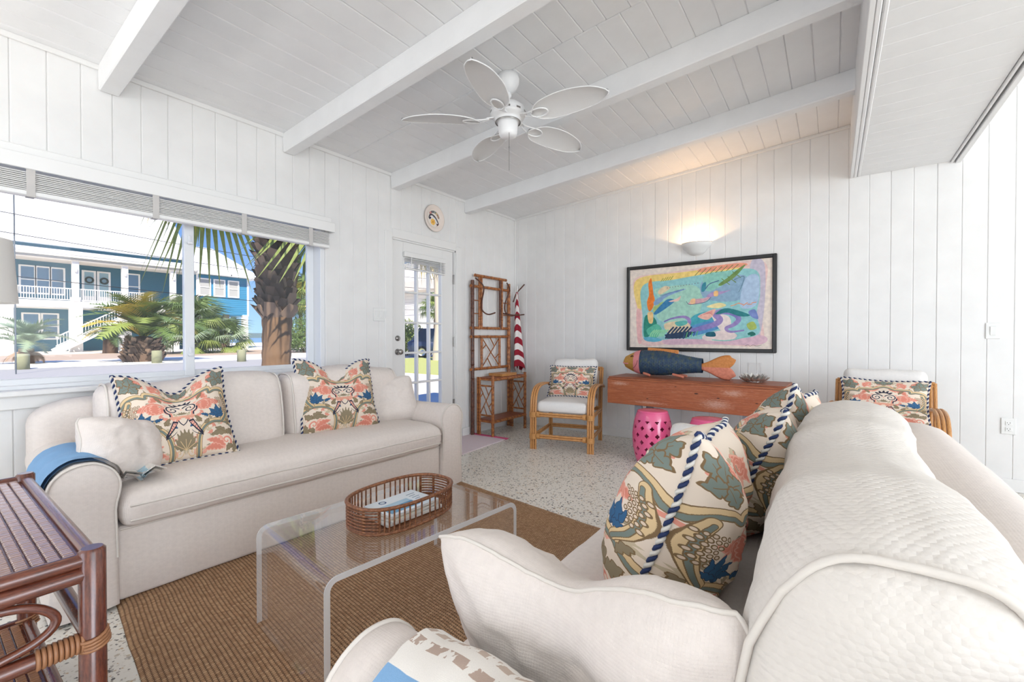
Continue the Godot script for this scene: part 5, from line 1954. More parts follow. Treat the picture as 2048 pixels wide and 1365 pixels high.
func build_coffee_table() -> void:
	var o := thing("coffee_table", "clear acrylic waterfall coffee table on the jute rug", "coffee table", Vector3(1.885, 0.0125, 3.49), deg_to_rad(-5.9))
	var st := new_st()
	var hl := 0.437
	var H := 0.374
	var r := 0.045
	var th := 0.019
	var outer := [Vector2(-hl, 0)]
	var inner := [Vector2(-hl + th, 0)]
	for i in 11:
		var a := PI - PI * 0.5 * i / 10
		outer.append(Vector2(-hl + r + cos(a) * r, H - r + sin(a) * r))
		inner.append(Vector2(-hl + r + cos(a) * (r - th), H - r + sin(a) * (r - th)))
	for i in 11:
		var a := PI * 0.5 - PI * 0.5 * i / 10
		outer.append(Vector2(hl - r + cos(a) * r, H - r + sin(a) * r))
		inner.append(Vector2(hl - r + cos(a) * (r - th), H - r + sin(a) * (r - th)))
	outer.append(Vector2(hl, 0))
	inner.append(Vector2(hl - th, 0))
	var hw := 0.282
	var n := outer.size()
	var bv := 0.003
	var ses := [new_st(), new_st()]
	for i in n - 1:
		for side in 2:
			var L: Array = outer if side == 0 else inner
			var a: Vector2 = L[i]
			var b: Vector2 = L[i + 1]
			st.set_smooth_group(5 + side)
			var mid: Vector2 = (outer[i] + inner[i]) * 0.5
			poly(st, [Vector3(-hw + bv, a.y, a.x), Vector3(hw - bv, a.y, a.x), Vector3(hw - bv, b.y, b.x), Vector3(-hw + bv, b.y, b.x)], Vector3(0, a.y - mid.y, a.x - mid.x))
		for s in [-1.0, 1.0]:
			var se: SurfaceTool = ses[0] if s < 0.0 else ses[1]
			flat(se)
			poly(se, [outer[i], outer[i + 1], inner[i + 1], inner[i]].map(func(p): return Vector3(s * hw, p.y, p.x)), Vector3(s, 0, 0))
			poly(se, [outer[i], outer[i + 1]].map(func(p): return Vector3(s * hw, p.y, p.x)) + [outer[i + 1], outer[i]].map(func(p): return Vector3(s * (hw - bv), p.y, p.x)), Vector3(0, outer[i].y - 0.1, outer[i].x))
	for e in [0, n - 1]:
		flat(st)
		var a: Vector2 = outer[e]
		var b: Vector2 = inner[e]
		poly(st, [Vector3(-hw, 0, a.x), Vector3(hw, 0, a.x), Vector3(hw, 0, b.x), Vector3(-hw, 0, b.x)], Vector3(0, -1, 0))
	part("bent_sheet", st, M.acrylic, o)
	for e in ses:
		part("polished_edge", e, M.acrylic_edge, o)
	# wicker tray basket
	var y0 := 0.388
	var b := thing("wicker_basket", "oval brown wicker tray basket on the clear coffee table", "basket", Vector3(1.92, y0, 3.487), deg_to_rad(89.0))
	var A := 0.225
	var Bz := 0.145
	var hgt := 0.098
	var oval := func(t: float, k: float, y: float) -> Vector3:
		var c := cos(t)
		var s := sin(t)
		return Vector3(signf(c) * pow(absf(c), 0.8) * A * k, y, signf(s) * pow(absf(s), 0.8) * Bz * k)
	var ring := func(k: float, y: float) -> Array:
		var pts := []
		for i in 72:
			pts.append(oval.call(TAU * i / 72, k, y))
		return pts
	st = new_st()
	tube(st, ring.call(1.0, hgt), 0.0075, 8, true)
	part("rim", st, M.wicker, b)
	st = new_st()
	tube(st, ring.call(0.985, 0.006), 0.006, 8, true)
	part("base_ring", st, M.wicker, b)
	st = new_st()
	for k in 15:
		var z := lerpf(-Bz * 0.93, Bz * 0.93, k / 14.0)
		var hx := A * pow(1.0 - pow(absf(z) / Bz, 1.6), 0.5) * 0.98
		box(st, Vector3(0, 0.008, z), Vector3(hx * 2.0, 0.004, 0.017), 0.001)
	part("base", st, M.wicker, b)
	var stick := new_st()
	tube(stick, [Vector3(0, 0.006, 0), Vector3(0, hgt, 0)], 0.0033, 6)
	var sm := fin(stick)
	var N := 60
	for i in N:
		var t := TAU * (i + 0.5) / N
		if absf(cos(t)) > 0.80:
			continue
		part("stick", sm, M.wicker, b, oval.call(t, 0.99, 0.0))
	for s in [0.0, PI]:
		for k in 7:
			var pts := []
			for i in 15:
				pts.append(oval.call(s + lerpf(-0.66, 0.66, i / 14.0), 1.0, 0.014 + k * 0.0118))
			st = new_st()
			tube(st, pts, 0.0036, 6)
			part("rod", st, M.wicker, b)
		for q in [-0.66, -0.25, 0.25, 0.66]:
			for k in 2:
				part("stick", sm, M.wicker, b, oval.call(s + q + k * 0.03 - 0.015, 0.985, 0.0))
	# magazines lying in it
	var covers := [["magazine", "magazine with blue and white cover on top in wicker basket", 0.245, 0.175, 0.0, C8(228, 236, 242), C8(86, 148, 186)], ["magazine", "pale sand coloured magazine under the top one in wicker basket", 0.26, 0.19, 0.12, C8(226, 220, 206), C8(170, 186, 186)], ["magazine", "lowest white magazine in wicker basket", 0.27, 0.195, -0.06, C8(236, 234, 230), C8(190, 170, 150)]]
	for k in 3:
		var c: Array = covers[k]
		var yy := y0 + 0.013 + (2 - k) * 0.0125
		var mg := thing(c[0], c[1], "magazine", Vector3(1.92, yy, 3.487), deg_to_rad(89.0) + c[4], "magazines in the basket")
		st = new_st()
		box(st, Vector3(0, 0.005, 0), Vector3(c[2], 0.009, c[3]), 0.001)
		part("pages", st, mat(C8(240, 238, 234), 0.6), mg)
		var im := Image.create(256, 192, false, Image.FORMAT_RGB8)
		im.fill(c[5])
		im.fill_rect(Rect2i(20, 70, 150, 100), c[6])
		im.fill_rect(Rect2i(20, 70, 150, 36), (c[6] as Color).lightened(0.5))
		disc(im, Vector2(70, 34), 17, C8(60, 84, 130))
		disc(im, Vector2(70, 34), 11, C8(206, 220, 230))
		for j in 6:
			im.fill_rect(Rect2i(190, 40 + j * 22, 46 - (j * 13) % 20, 6), C8(120, 140, 160))
		st = new_st()
		box(st, Vector3(0, 0.0105, 0), Vector3(c[2], 0.0012, c[3]))
		var cm := mat(Color.WHITE, 0.22, {"albedo_texture": tex(im), "uv1_scale": Vector3(1.0 / c[2], 1.0 / c[3], 1), "uv1_offset": Vector3(0.5, 0.5, 0)})
		part("cover", st, cm, mg)

func pole(st: SurfaceTool, a: Vector3, b: Vector3, r: float, knots := 0.0, sides := 9) -> void:
	# a cane: swells a little at each node
	if knots <= 0.0:
		tube(st, [a, b], r, sides)
		return
	var n := maxi(1, int(a.distance_to(b) / knots))
	var pts := []
	var rr := []
	var j := rng.randf_range(-0.2, 0.2)
	for i in n:
		for k in [[0.0, 1.12], [0.08, 1.0], [0.92, 1.0], [0.985, 0.97]]:
			var t := clampf((i + k[0]) / n + (j * 0.3 / n if i > 0 else 0.0), 0.0, 1.0)
			pts.append(a.lerp(b, t))
			rr.append(r * k[1])
	pts.append(b)
	rr.append(r)
	tube(st, pts, rr, sides)

func cane_wrap(st: SurfaceTool, c: Vector3, dir: Vector3, r: float, turns: int, w := 0.0035) -> void:
	# a band of cane strips wound round a joint
	var d := dir.normalized()
	var u := d.cross(Vector3.UP if absf(d.y) < 0.9 else Vector3.RIGHT).normalized()
	var v := d.cross(u)
	for k in turns:
		var pts := []
		for i in 14:
			var a := TAU * i / 14
			pts.append(c + d * (k - (turns - 1) * 0.5) * w * 2.0 + (u * cos(a) + v * sin(a)) * r)
		tube(st, pts, w, 5, true)

func build_end_table() -> void:
	var o := thing("end_table", "dark brown rattan end table with woven top in front of window sofa", "table", Vector3(1.637, 0, 4.755))
	var hx := 0.435
	var hz := 0.30
	var H := 0.67
	for sx in [-1.0, 1.0]:
		for sz in [-1.0, 1.0]:
			var st := new_st()
			tube(st, [Vector3(sx * hx, 0, sz * hz), Vector3(sx * hx, H - 0.006, sz * hz), Vector3(sx * hx, H, sz * hz)], [0.023, 0.023, 0.018], 16)
			var leg := part("leg", st, M.cane_brown, o)
			st = new_st()
			cane_wrap(st, Vector3(sx * hx, 0.475, sz * hz), Vector3(0.2 * sx, 1, 0.2), 0.025, 4, 0.004)
			part("binding", st, M.cane_weave2, leg)
			st = new_st()
			cane_wrap(st, Vector3(sx * hx, 0.18, sz * hz), Vector3(0.2 * sx, 1, 0.2), 0.025, 4, 0.004)
			part("binding", st, M.cane_weave2, leg)
	for sz in [-1.0, 1.0]:
		for q in [[0.648, 0.015], [0.618, 0.017], [0.475, 0.016], [0.18, 0.015]]:
			var st := new_st()
			pole(st, Vector3(-hx, q[0], sz * hz), Vector3(hx, q[0], sz * hz), q[1], 0.0, 12)
			part("rail", st, M.cane_brown, o)
	for sx in [-1.0, 1.0]:
		for q in [[0.648, 0.015], [0.618, 0.017], [0.475, 0.016], [0.18, 0.015]]:
			var st := new_st()
			pole(st, Vector3(sx * hx, q[0], -hz), Vector3(sx * hx, q[0], hz), q[1], 0.0, 12)
			part("rail", st, M.cane_brown, o)
		for e in [-1.0, 1.0]:
			var st := new_st()
			cane_wrap(st, Vector3(sx * hx, 0.475, e * (hz - 0.05)), Vector3(0, 0, 1), 0.018, 9, 0.004)
			part("binding", st, M.cane_weave2, o)
		# bent loop between the rails
		for e in [-1.0, 1.0]:
			var st := new_st()
			var pts := spline([Vector3(sx * hx, 0.602, e * 0.02), Vector3(sx * hx, 0.600, e * 0.12), Vector3(sx * hx, 0.585, e * 0.205), Vector3(sx * hx, 0.545, e * 0.245), Vector3(sx * hx, 0.51, e * 0.215), Vector3(sx * hx, 0.492, e * 0.12), Vector3(sx * hx, 0.488, e * 0.02)], 6)
			tube(st, pts, 0.0085, 10)
			part("loop", st, M.cane_brown, o)
	# woven tops: bands of fine cane across the table, a dark rib between bands
	for lv in [[0.651, 0.0], [0.186, 0.01]]:
		var st := new_st()
		box(st, Vector3(0, lv[0] - 0.006, 0), Vector3(hx * 2.0 - 0.02, 0.006, hz * 2.0 - 0.02))
		var p := part("top" if lv[1] == 0.0 else "shelf", st, M.cane_brown, o)
		var bands := 25
		for k in bands:
			st = new_st()
			var zc := lerpf(-hz + 0.03, hz - 0.03, k / float(bands - 1))
			var m := 70
			for i in m:
				var xc := lerpf(-hx + 0.026, hx - 0.026, i / float(m - 1))
				var up := 0.0012 * sin(i * 1.9 + k * 2.0)
				box(st, Vector3(xc, lv[0] + up * 0.4, zc), Vector3(0.0098, 0.007, 0.0185), 0.0018)
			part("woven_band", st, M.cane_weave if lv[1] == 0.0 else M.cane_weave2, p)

func build_console() -> void:
	var o := thing("console_table", "worn reddish wood drop-leaf console table on grey legs", "console table", Vector3(2.31, 0, 0.38), deg_to_rad(-1.5))
	var st := new_st()
	box(st, Vector3(0, 0.71, 0), Vector3(1.51, 0.028, 0.43), 0.004)
	part("table_top", st, M.redwood_plain, o)
	st = new_st()
	box(st, Vector3(0, 0.587, 0.226), Vector3(1.51, 0.245, 0.024), 0.003, Basis.IDENTITY, Vector2(0.82, 0.125))
	part("drop_leaf", st, M.redwood, o)
	st = new_st()
	box(st, Vector3(0, 0.697, 0.232), Vector3(1.514, 0.006, 0.018), 0.002)
	part("rule_joint", st, M.redwood_plain, o)
	st = new_st()
	box(st, Vector3(0, 0.64, 0.0), Vector3(1.30, 0.11, 0.30), 0.003)
	part("apron", st, M.grey_paint, o)
	for sx in [-0.47, 0.47]:
		for sz in [0.15, -0.15]:
			st = new_st()
			box(st, Vector3(sx, 0.348, sz), Vector3(0.07, 0.696, 0.035), 0.003)
			part("leg", st, M.grey_paint, o)
	fish()
	# candle glass in a silver flower
	var c := thing("candle_holder", "clear glass candle cup in a silver petal dish on console", "candle holder", Vector3(2.80, 0.725, 0.36))
	for ring in [[0.118, 15, 0.034, 1.0, 0.0], [0.100, 13, 0.050, 1.0, 0.3], [0.082, 11, 0.062, 1.0, 0.1]]:
		for k in ring[1]:
			var a: float = TAU * (k + ring[4]) / ring[1]
			var r0: float = ring[0]
			st = new_st()
			var f := func(u: float, v: float) -> Vector3:
				var rr: float = r0 - 0.05 + 0.05 * u
				var wid: float = 0.021 * sin(PI * clampf(u * 0.85 + 0.12, 0.0, 1.0))
				return Vector3((v - 0.5) * 2.0 * wid, 0.006 + ring[2] * pow(u, 1.5) * ring[3] + 0.006 * pow(absf(v - 0.5) * 2.0, 2.0), rr)
			surf(st, 6, 4, f)
			surf(st, 6, 4, func(u, v): return f.call(u, v) - Vector3(0, 0.0015, 0), null, 6, true)
			var p := part("petal", st, M.silver, c)
			p.rotation.y = a
	st = new_st()
	lathe(st, [Vector2(0, 0), Vector2(0.06, 0.0), Vector2(0.062, 0.006), Vector2(0, 0.008)], 24)
	part("dish", st, M.silver, c)
	st = new_st()
	lathe(st, [Vector2(0, 0.012), Vector2(0.050, 0.012), Vector2(0.053, 0.02), Vector2(0.053, 0.165), Vector2(0.0505, 0.165), Vector2(0.0505, 0.022), Vector2(0, 0.020)], 40)
	part("glass_cup", st, M.acrylic, c)
	# two pierced garden stools
	var proto := stool_mesh()
	for q in [[2.06, 0.79, "hot pink pierced garden stool in front of grey console leg", 0.3], [2.56, 0.93, "hot pink pierced garden stool beside the honeycomb sofa", 0.0]]:
		var s := thing("garden_stool", q[2], "stool", Vector3(q[0], 0, q[1]), q[3], "hot pink garden stools")
		part("barrel", proto[0], M.pink_glaze, s)
		part("seat", proto[1], M.pink_glaze, s)

func stool_mesh() -> Array:
	var H := 0.455
	var rad := func(t: float) -> float:
		return 0.128 + 0.044 * pow(sin(PI * t), 0.75)
	var hole := func(a: float, y: float) -> bool:
		# rows of four-lobed openings, alternately shifted; half ones at both ends
		var cols := 12
		var rh := 0.060
		for j in range(0, 6):
			var yc := 0.085 + j * rh
			if absf(y - yc) > 0.03:
				continue
			var sh := 0.5 if j % 2 else 0.0
			var k := a / TAU * cols - sh
			var dx: float = (k - round(k)) * TAU / cols * 0.165
			var dy := y - yc
			if j == 5 and dy > 0.004:
				continue
			if j == 0 and dy < -0.004:
				continue
			var l := 0.0105
			for e in [Vector2(l, 0), Vector2(-l, 0), Vector2(0, l), Vector2(0, -l)]:
				if (Vector2(dx, dy) - e).length() < 0.0082:
					return true
			if absf(dx) < 0.006 and absf(dy) < 0.006:
				return true
		return false
	var na := 288
	var ny := 130
	var solid := []
	for i in na:
		var col := PackedByteArray()
		for j in ny:
			col.append(0 if hole.call(TAU * (i + 0.5) / na, (j + 0.5) / ny * H) else 1)
		solid.append(col)
	var P := func(i: int, j: int, inn: float) -> Vector3:
		var a := TAU * (i % na) / na
		var r: float = rad.call(float(j) / ny) - inn
		return Vector3(cos(a) * r, H * j / ny, sin(a) * r)
	var st := new_st()
	for i in na:
		for j in ny:
			if not solid[i][j]:
				continue
			st.set_smooth_group(1)
			var o := [P.call(i, j, 0.0), P.call(i + 1, j, 0.0), P.call(i + 1, j + 1, 0.0), P.call(i, j + 1, 0.0)]
			poly(st, o, o[0] * Vector3(1, 0, 1))
			var q := [P.call(i, j, 0.008), P.call(i + 1, j, 0.008), P.call(i + 1, j + 1, 0.008), P.call(i, j + 1, 0.008)]
			st.set_smooth_group(2)
			poly(st, q, -o[0] * Vector3(1, 0, 1))
			flat(st)
			if not solid[(i + 1) % na][j]:
				poly(st, [o[1], o[2], q[2], q[1]], o[1] - o[0])
			if not solid[(i - 1 + na) % na][j]:
				poly(st, [o[0], o[3], q[3], q[0]], o[0] - o[1])
			if j < ny - 1 and not solid[i][j + 1]:
				poly(st, [o[3], o[2], q[2], q[3]], Vector3.UP)
			if j > 0 and not solid[i][j - 1]:
				poly(st, [o[0], o[1], q[1], q[0]], Vector3.DOWN)
	var body := fin(st)
	st = new_st()
	lathe(st, [Vector2(0.118, H - 0.012), Vector2(0.131, H - 0.006), Vector2(0.132, H), Vector2(0.127, H + 0.008), Vector2(0.115, H + 0.011), Vector2(0.05, H + 0.013), Vector2(0, H + 0.0135)], 48)
	return [body, fin(st)]

func fish() -> void:
	# carved and painted wooden fish lying on the console, its nose to the left
	var o := thing("carved_fish", "carved wooden fish with navy scales and orange tail on console", "sculpture", Vector3(1.62, 0.725, 0.36))
	var cy := func(s: float) -> float: return 0.136 + 0.006 * sin(s * 3.0) - 0.014 * s
	var ry := func(s: float) -> float:
		return (0.030 + 0.088 * pow(smooth(-0.03, 0.28, s), 0.6) - 0.050 * smooth(0.45, 1.0, s)) * pow(clampf(s / 0.035, 0.0, 1.0), 0.5)
	var rz := func(s: float) -> float:
		return (0.024 + 0.060 * pow(smooth(-0.03, 0.30, s), 0.6) - 0.045 * smooth(0.45, 1.0, s)) * pow(clampf(s / 0.035, 0.0, 1.0), 0.5)
	var LEN := 0.76
	var skin := func(s0: float, s1: float, nu: int, nv: int, k: float, scale: bool) -> SurfaceTool:
		var st := new_st()
		surf(st, nu, nv, func(u: float, v: float) -> Vector3:
			var s := lerpf(s0, s1, u)
			var a := TAU * v
			var b := 0.0
			if scale:
				var row := s * LEN / 0.017
				var col := v * 26.0 + (0.5 if int(row) % 2 else 0.0)
				var fx := row - floorf(row)
				var fy := col - floorf(col) - 0.5
				b = 0.005 * (fx * smooth(0.62, 0.30, absf(fy) + (fx - 0.5) * 0.3)) * smooth(0.98, 0.9, s) * smooth(0.24, 0.28, s)
			return Vector3(s * LEN, cy.call(s) + sin(a) * (ry.call(s) * k + b), cos(a) * (rz.call(s) * k + b)), null, 3, false)
		return st
	var navy := mat(Color.WHITE, 0.45)
	navy.albedo_texture = noise_tex(0.025, [C8(24, 34, 48), C8(34, 58, 88), C8(44, 70, 96), C8(70, 84, 76), C8(96, 92, 74)], 256, 71)
	tri(navy, 3.0)
	part("body", skin.call(0.235, 1.0, 130, 130, 1.0, true), navy, o)
	var ochre := mottle(C8(190, 140, 62), 0.06, 0.03, 0.5, 5.0, 72)
	var pinkm := mottle(C8(222, 138, 140), 0.03, 0.03, 0.5, 6.0, 73)
	var head := part("head", skin.call(0.0, 0.20, 40, 40, 1.02, false), ochre, o)
	part("gill_cover", skin.call(0.165, 0.248, 16, 40, 1.04, false), pinkm, o)
	for sg in [-1.0, 1.0]:
		var st := new_st()
		tube(st, spline([Vector3(0.095, 0.190, sg * 0.058), Vector3(0.113, 0.200, sg * 0.060), Vector3(0.13, 0.195, sg * 0.064)], 5), [0.003, 0.004, 0.006, 0.008, 0.009, 0.009, 0.008, 0.007, 0.005, 0.003, 0.002], 6)
		part("eye", st, mat(C8(90, 52, 20), 0.5), head)
		st = new_st()
		tube(st, spline([Vector3(0.004, 0.128, sg * 0.016), Vector3(0.035, 0.120, sg * 0.050), Vector3(0.07, 0.124, sg * 0.064)], 6), 0.006, 6)
		part("lip", st, pinkm, head)
		st = new_st()
		var gp := spline([Vector3(0.115, 0.075, sg * 0.066), Vector3(0.145, 0.092, sg * 0.082), Vector3(0.168, 0.125, sg * 0.089), Vector3(0.176, 0.16, sg * 0.084)], 6)
		tube(st, gp, 0.003, 6)
		part("gill_line", st, mat(C8(150, 84, 92), 0.6), head)
	var orange := mottle(C8(206, 132, 66), 0.05, 0.03, 0.5, 5.0, 74)
	var peach := mottle(C8(214, 130, 104), 0.05, 0.03, 0.5, 5.0, 75)
	# two-lobed tail
	for lobe in [1.0, -1.0]:
		var st := new_st()
		for side in [1.0, -1.0]:
			surf(st, 18, 10, func(u: float, v: float) -> Vector3:
				var x := 0.735 + 0.305 * u
				var mid := 0.113
				var spread := 0.030 + 0.082 * smooth(0.0, 0.75, u) - 0.02 * smooth(0.85, 1.0, u)
				var y: float = mid + lobe * v * spread * (1.0 - 0.10 * smooth(0.8, 1.0, u) * (1.0 - v)) 
				x -= 0.05 * smooth(0.75, 1.0, u) * pow(1.0 - v, 2.0) + 0.035 * smooth(0.8, 1.0, u) * smooth(0.8, 1.0, v)
				var th := 0.022 * (1.0 - 0.55 * u) * sqrt(maxf(0.0, 1.0 - pow(v, 4.0))) * (1.0 if u < 0.999 else 0.3)
				return Vector3(x, y, side * th), null, 3, side * lobe > 0.0)
		part("tail", st, orange if lobe > 0.0 else peach, o)
	var st := new_st()
	bar(st, Vector3(0.25, 0.262, 0), Vector3(0.545, 0.240, 0), 0.016, 0.045, 0.004)
	part("dorsal_fin", st, orange, o)
	for q in [[0.22, 0.075, 0.0], [0.22, 0.075, 1.0], [0.50, 0.11, 0.0], [0.50, 0.11, 1.0]]:
		var sg: float = 1.0 if q[2] == 0.0 else -1.0
		st = new_st()
		bar(st, Vector3(q[0], 0.036, sg * 0.045), Vector3(q[0] + q[1], 0.013, sg * 0.062), 0.026, 0.022, 0.006)
		part("belly_fin", st, peach, o)

# ---------------------------------------------------------------- rattan chairs, hall stand
func bundle(st: SurfaceTool, pts: Array, off: Vector3, n: int, r: float) -> void:
	# n canes side by side along the same bent path
	for k in n:
		tube(st, pts.map(func(p): return p + off * (k - (n - 1) * 0.5)), r, 9)

func chair(root: Node3D, sd: float, plabel: String) -> void:
	var hw := 0.285
	var r := 0.0115
	for s in [-1.0, 1.0]:
		# side frame: three canes up the front leg, over the arm, down the back
		var st := new_st()
		var path := spline([Vector3(s * hw, 0.0, 0.30), Vector3(s * hw, 0.22, 0.302), Vector3(s * hw, 0.42, 0.296), Vector3(s * hw, 0.53, 0.265), Vector3(s * hw, 0.598, 0.18), Vector3(s * hw, 0.618, 0.05), Vector3(s * hw, 0.615, -0.12), Vector3(s * hw, 0.60, -0.27), Vector3(s * hw, 0.575, -0.34)], 5)
		bundle(st, path, Vector3(0.023, 0, 0), 3, r)
		part("arm", st, M.rattan, root)
		st = new_st()
		bundle(st, spline([Vector3(s * (hw - 0.01), 0.0, -0.30), Vector3(s * (hw - 0.01), 0.35, -0.30), Vector3(s * (hw - 0.01), 0.60, -0.335), Vector3(s * (hw - 0.01), 0.775, -0.395)], 5), Vector3(0.023, 0, 0), 2, r)
		part("back_leg", st, M.rattan, root)
		st = new_st()
		for y in [0.13, 0.335]:
			bundle(st, [Vector3(s * hw, y, -0.30), Vector3(s * hw, y, 0.30)], Vector3(0, 0.022, 0), 2, r)
		part("side_rail", st, M.rattan, root)
		for y in [0.13, 0.345]:
			st = new_st()
			cane_wrap(st, Vector3(s * hw, y, 0.302), Vector3(0, 1, 0), 0.037, 8, 0.0032)
			part("binding", st, M.rattan_wrap, root)
			st = new_st()
			cane_wrap(st, Vector3(s * hw - s * 0.055, y, 0.302), Vector3(1, 0, 0), 0.026, 5, 0.0032)
			part("binding", st, M.rattan_wrap, root)
	for q in [[0.13, 0.302], [0.345, 0.302], [0.13, -0.30], [0.345, -0.30]]:
		var st := new_st()
		bundle(st, [Vector3(-hw, q[0], q[1]), Vector3(hw, q[0], q[1])], Vector3(0, 0.022, 0), 2, r)
		part("rail", st, M.rattan, root)
	var st := new_st()
	bundle(st, [Vector3(-hw, 0.765, -0.39), Vector3(hw, 0.765, -0.39)], Vector3(0, 0.022, 0.0), 2, r)
	for k in 7:
		var x := lerpf(-hw + 0.05, hw - 0.05, k / 6.0)
		tube(st, [Vector3(x, 0.345, -0.30), Vector3(x, 0.60, -0.335), Vector3(x, 0.76, -0.39)], 0.007, 7)
	part("back_frame", st, M.rattan, root)
	st = new_st()
	soft(st, Vector3(0.255, 0.055, 0.285), 0.04, 26, func(p: Vector3) -> Vector3: return p + Vector3(0, 0.418 + 0.012 * (1.0 - pow(p.x / 0.255, 2.0)) * (1.0 - pow(p.z / 0.285, 2.0)), 0.012))
	part("seat_cushion", st, M.white_cotton, root)
	st = new_st()
	soft(st, Vector3(0.245, 0.205, 0.06), 0.055, 26, func(p: Vector3) -> Vector3:
		var q := p + Vector3(0, 0.012 * nz(p.x * 5.0, sd), 0.02 * (1.0 - pow(p.x / 0.245, 2.0)))
		return Vector3(q.x, q.y + 0.665, q.z - 0.245 - (q.y + 0.2) * 0.26))
	part("back_cushion", st, M.white_cotton, root)
	pillow("scatter_pillow", plabel, 0.50, 0.34, 0.13, 0.0, root.transform * pose(Vector3(0.0, 0.64, -0.145), Vector3(0, 0.32, 0.95)), M.pattern, true, sd, "patterned scatter pillows with navy rope edges")

func build_chairs() -> void:
	var a := thing("rattan_armchair", "honey rattan armchair between the hall stand and the console", "armchair", Vector3(1.14, 0, 0.645), deg_to_rad(15.0), "honey rattan armchairs")
	chair(a, 21.0, "floral pillow in the armchair between hall stand and console")
	var b := thing("rattan_armchair", "honey rattan armchair behind the honeycomb sofa under light switch", "armchair", Vector3(3.64, 0, 0.66), deg_to_rad(-4.0), "honey rattan armchairs")
	chair(b, 22.0, "floral pillow in the armchair behind the honeycomb sofa")

func lattice(st: SurfaceTool, a: Vector3, u: Vector3, v: Vector3, r: float) -> void:
	# crossed canes of a chinese fret panel
	var P := func(x: float, y: float) -> Vector3: return a + u * x + v * y
	for q in [[0.0, 0.96, 1.0, 0.04], [1.0, 0.96, 0.0, 0.04], [0.45, 1.0, 0.72, 0.70], [0.30, 0.30, 0.55, 0.0], [0.0, 0.62, 0.22, 0.76], [0.78, 0.30, 1.0, 0.44]]:
		pole(st, P.call(q[0], q[1]), P.call(q[2], q[3]), r, 0.16, 7)

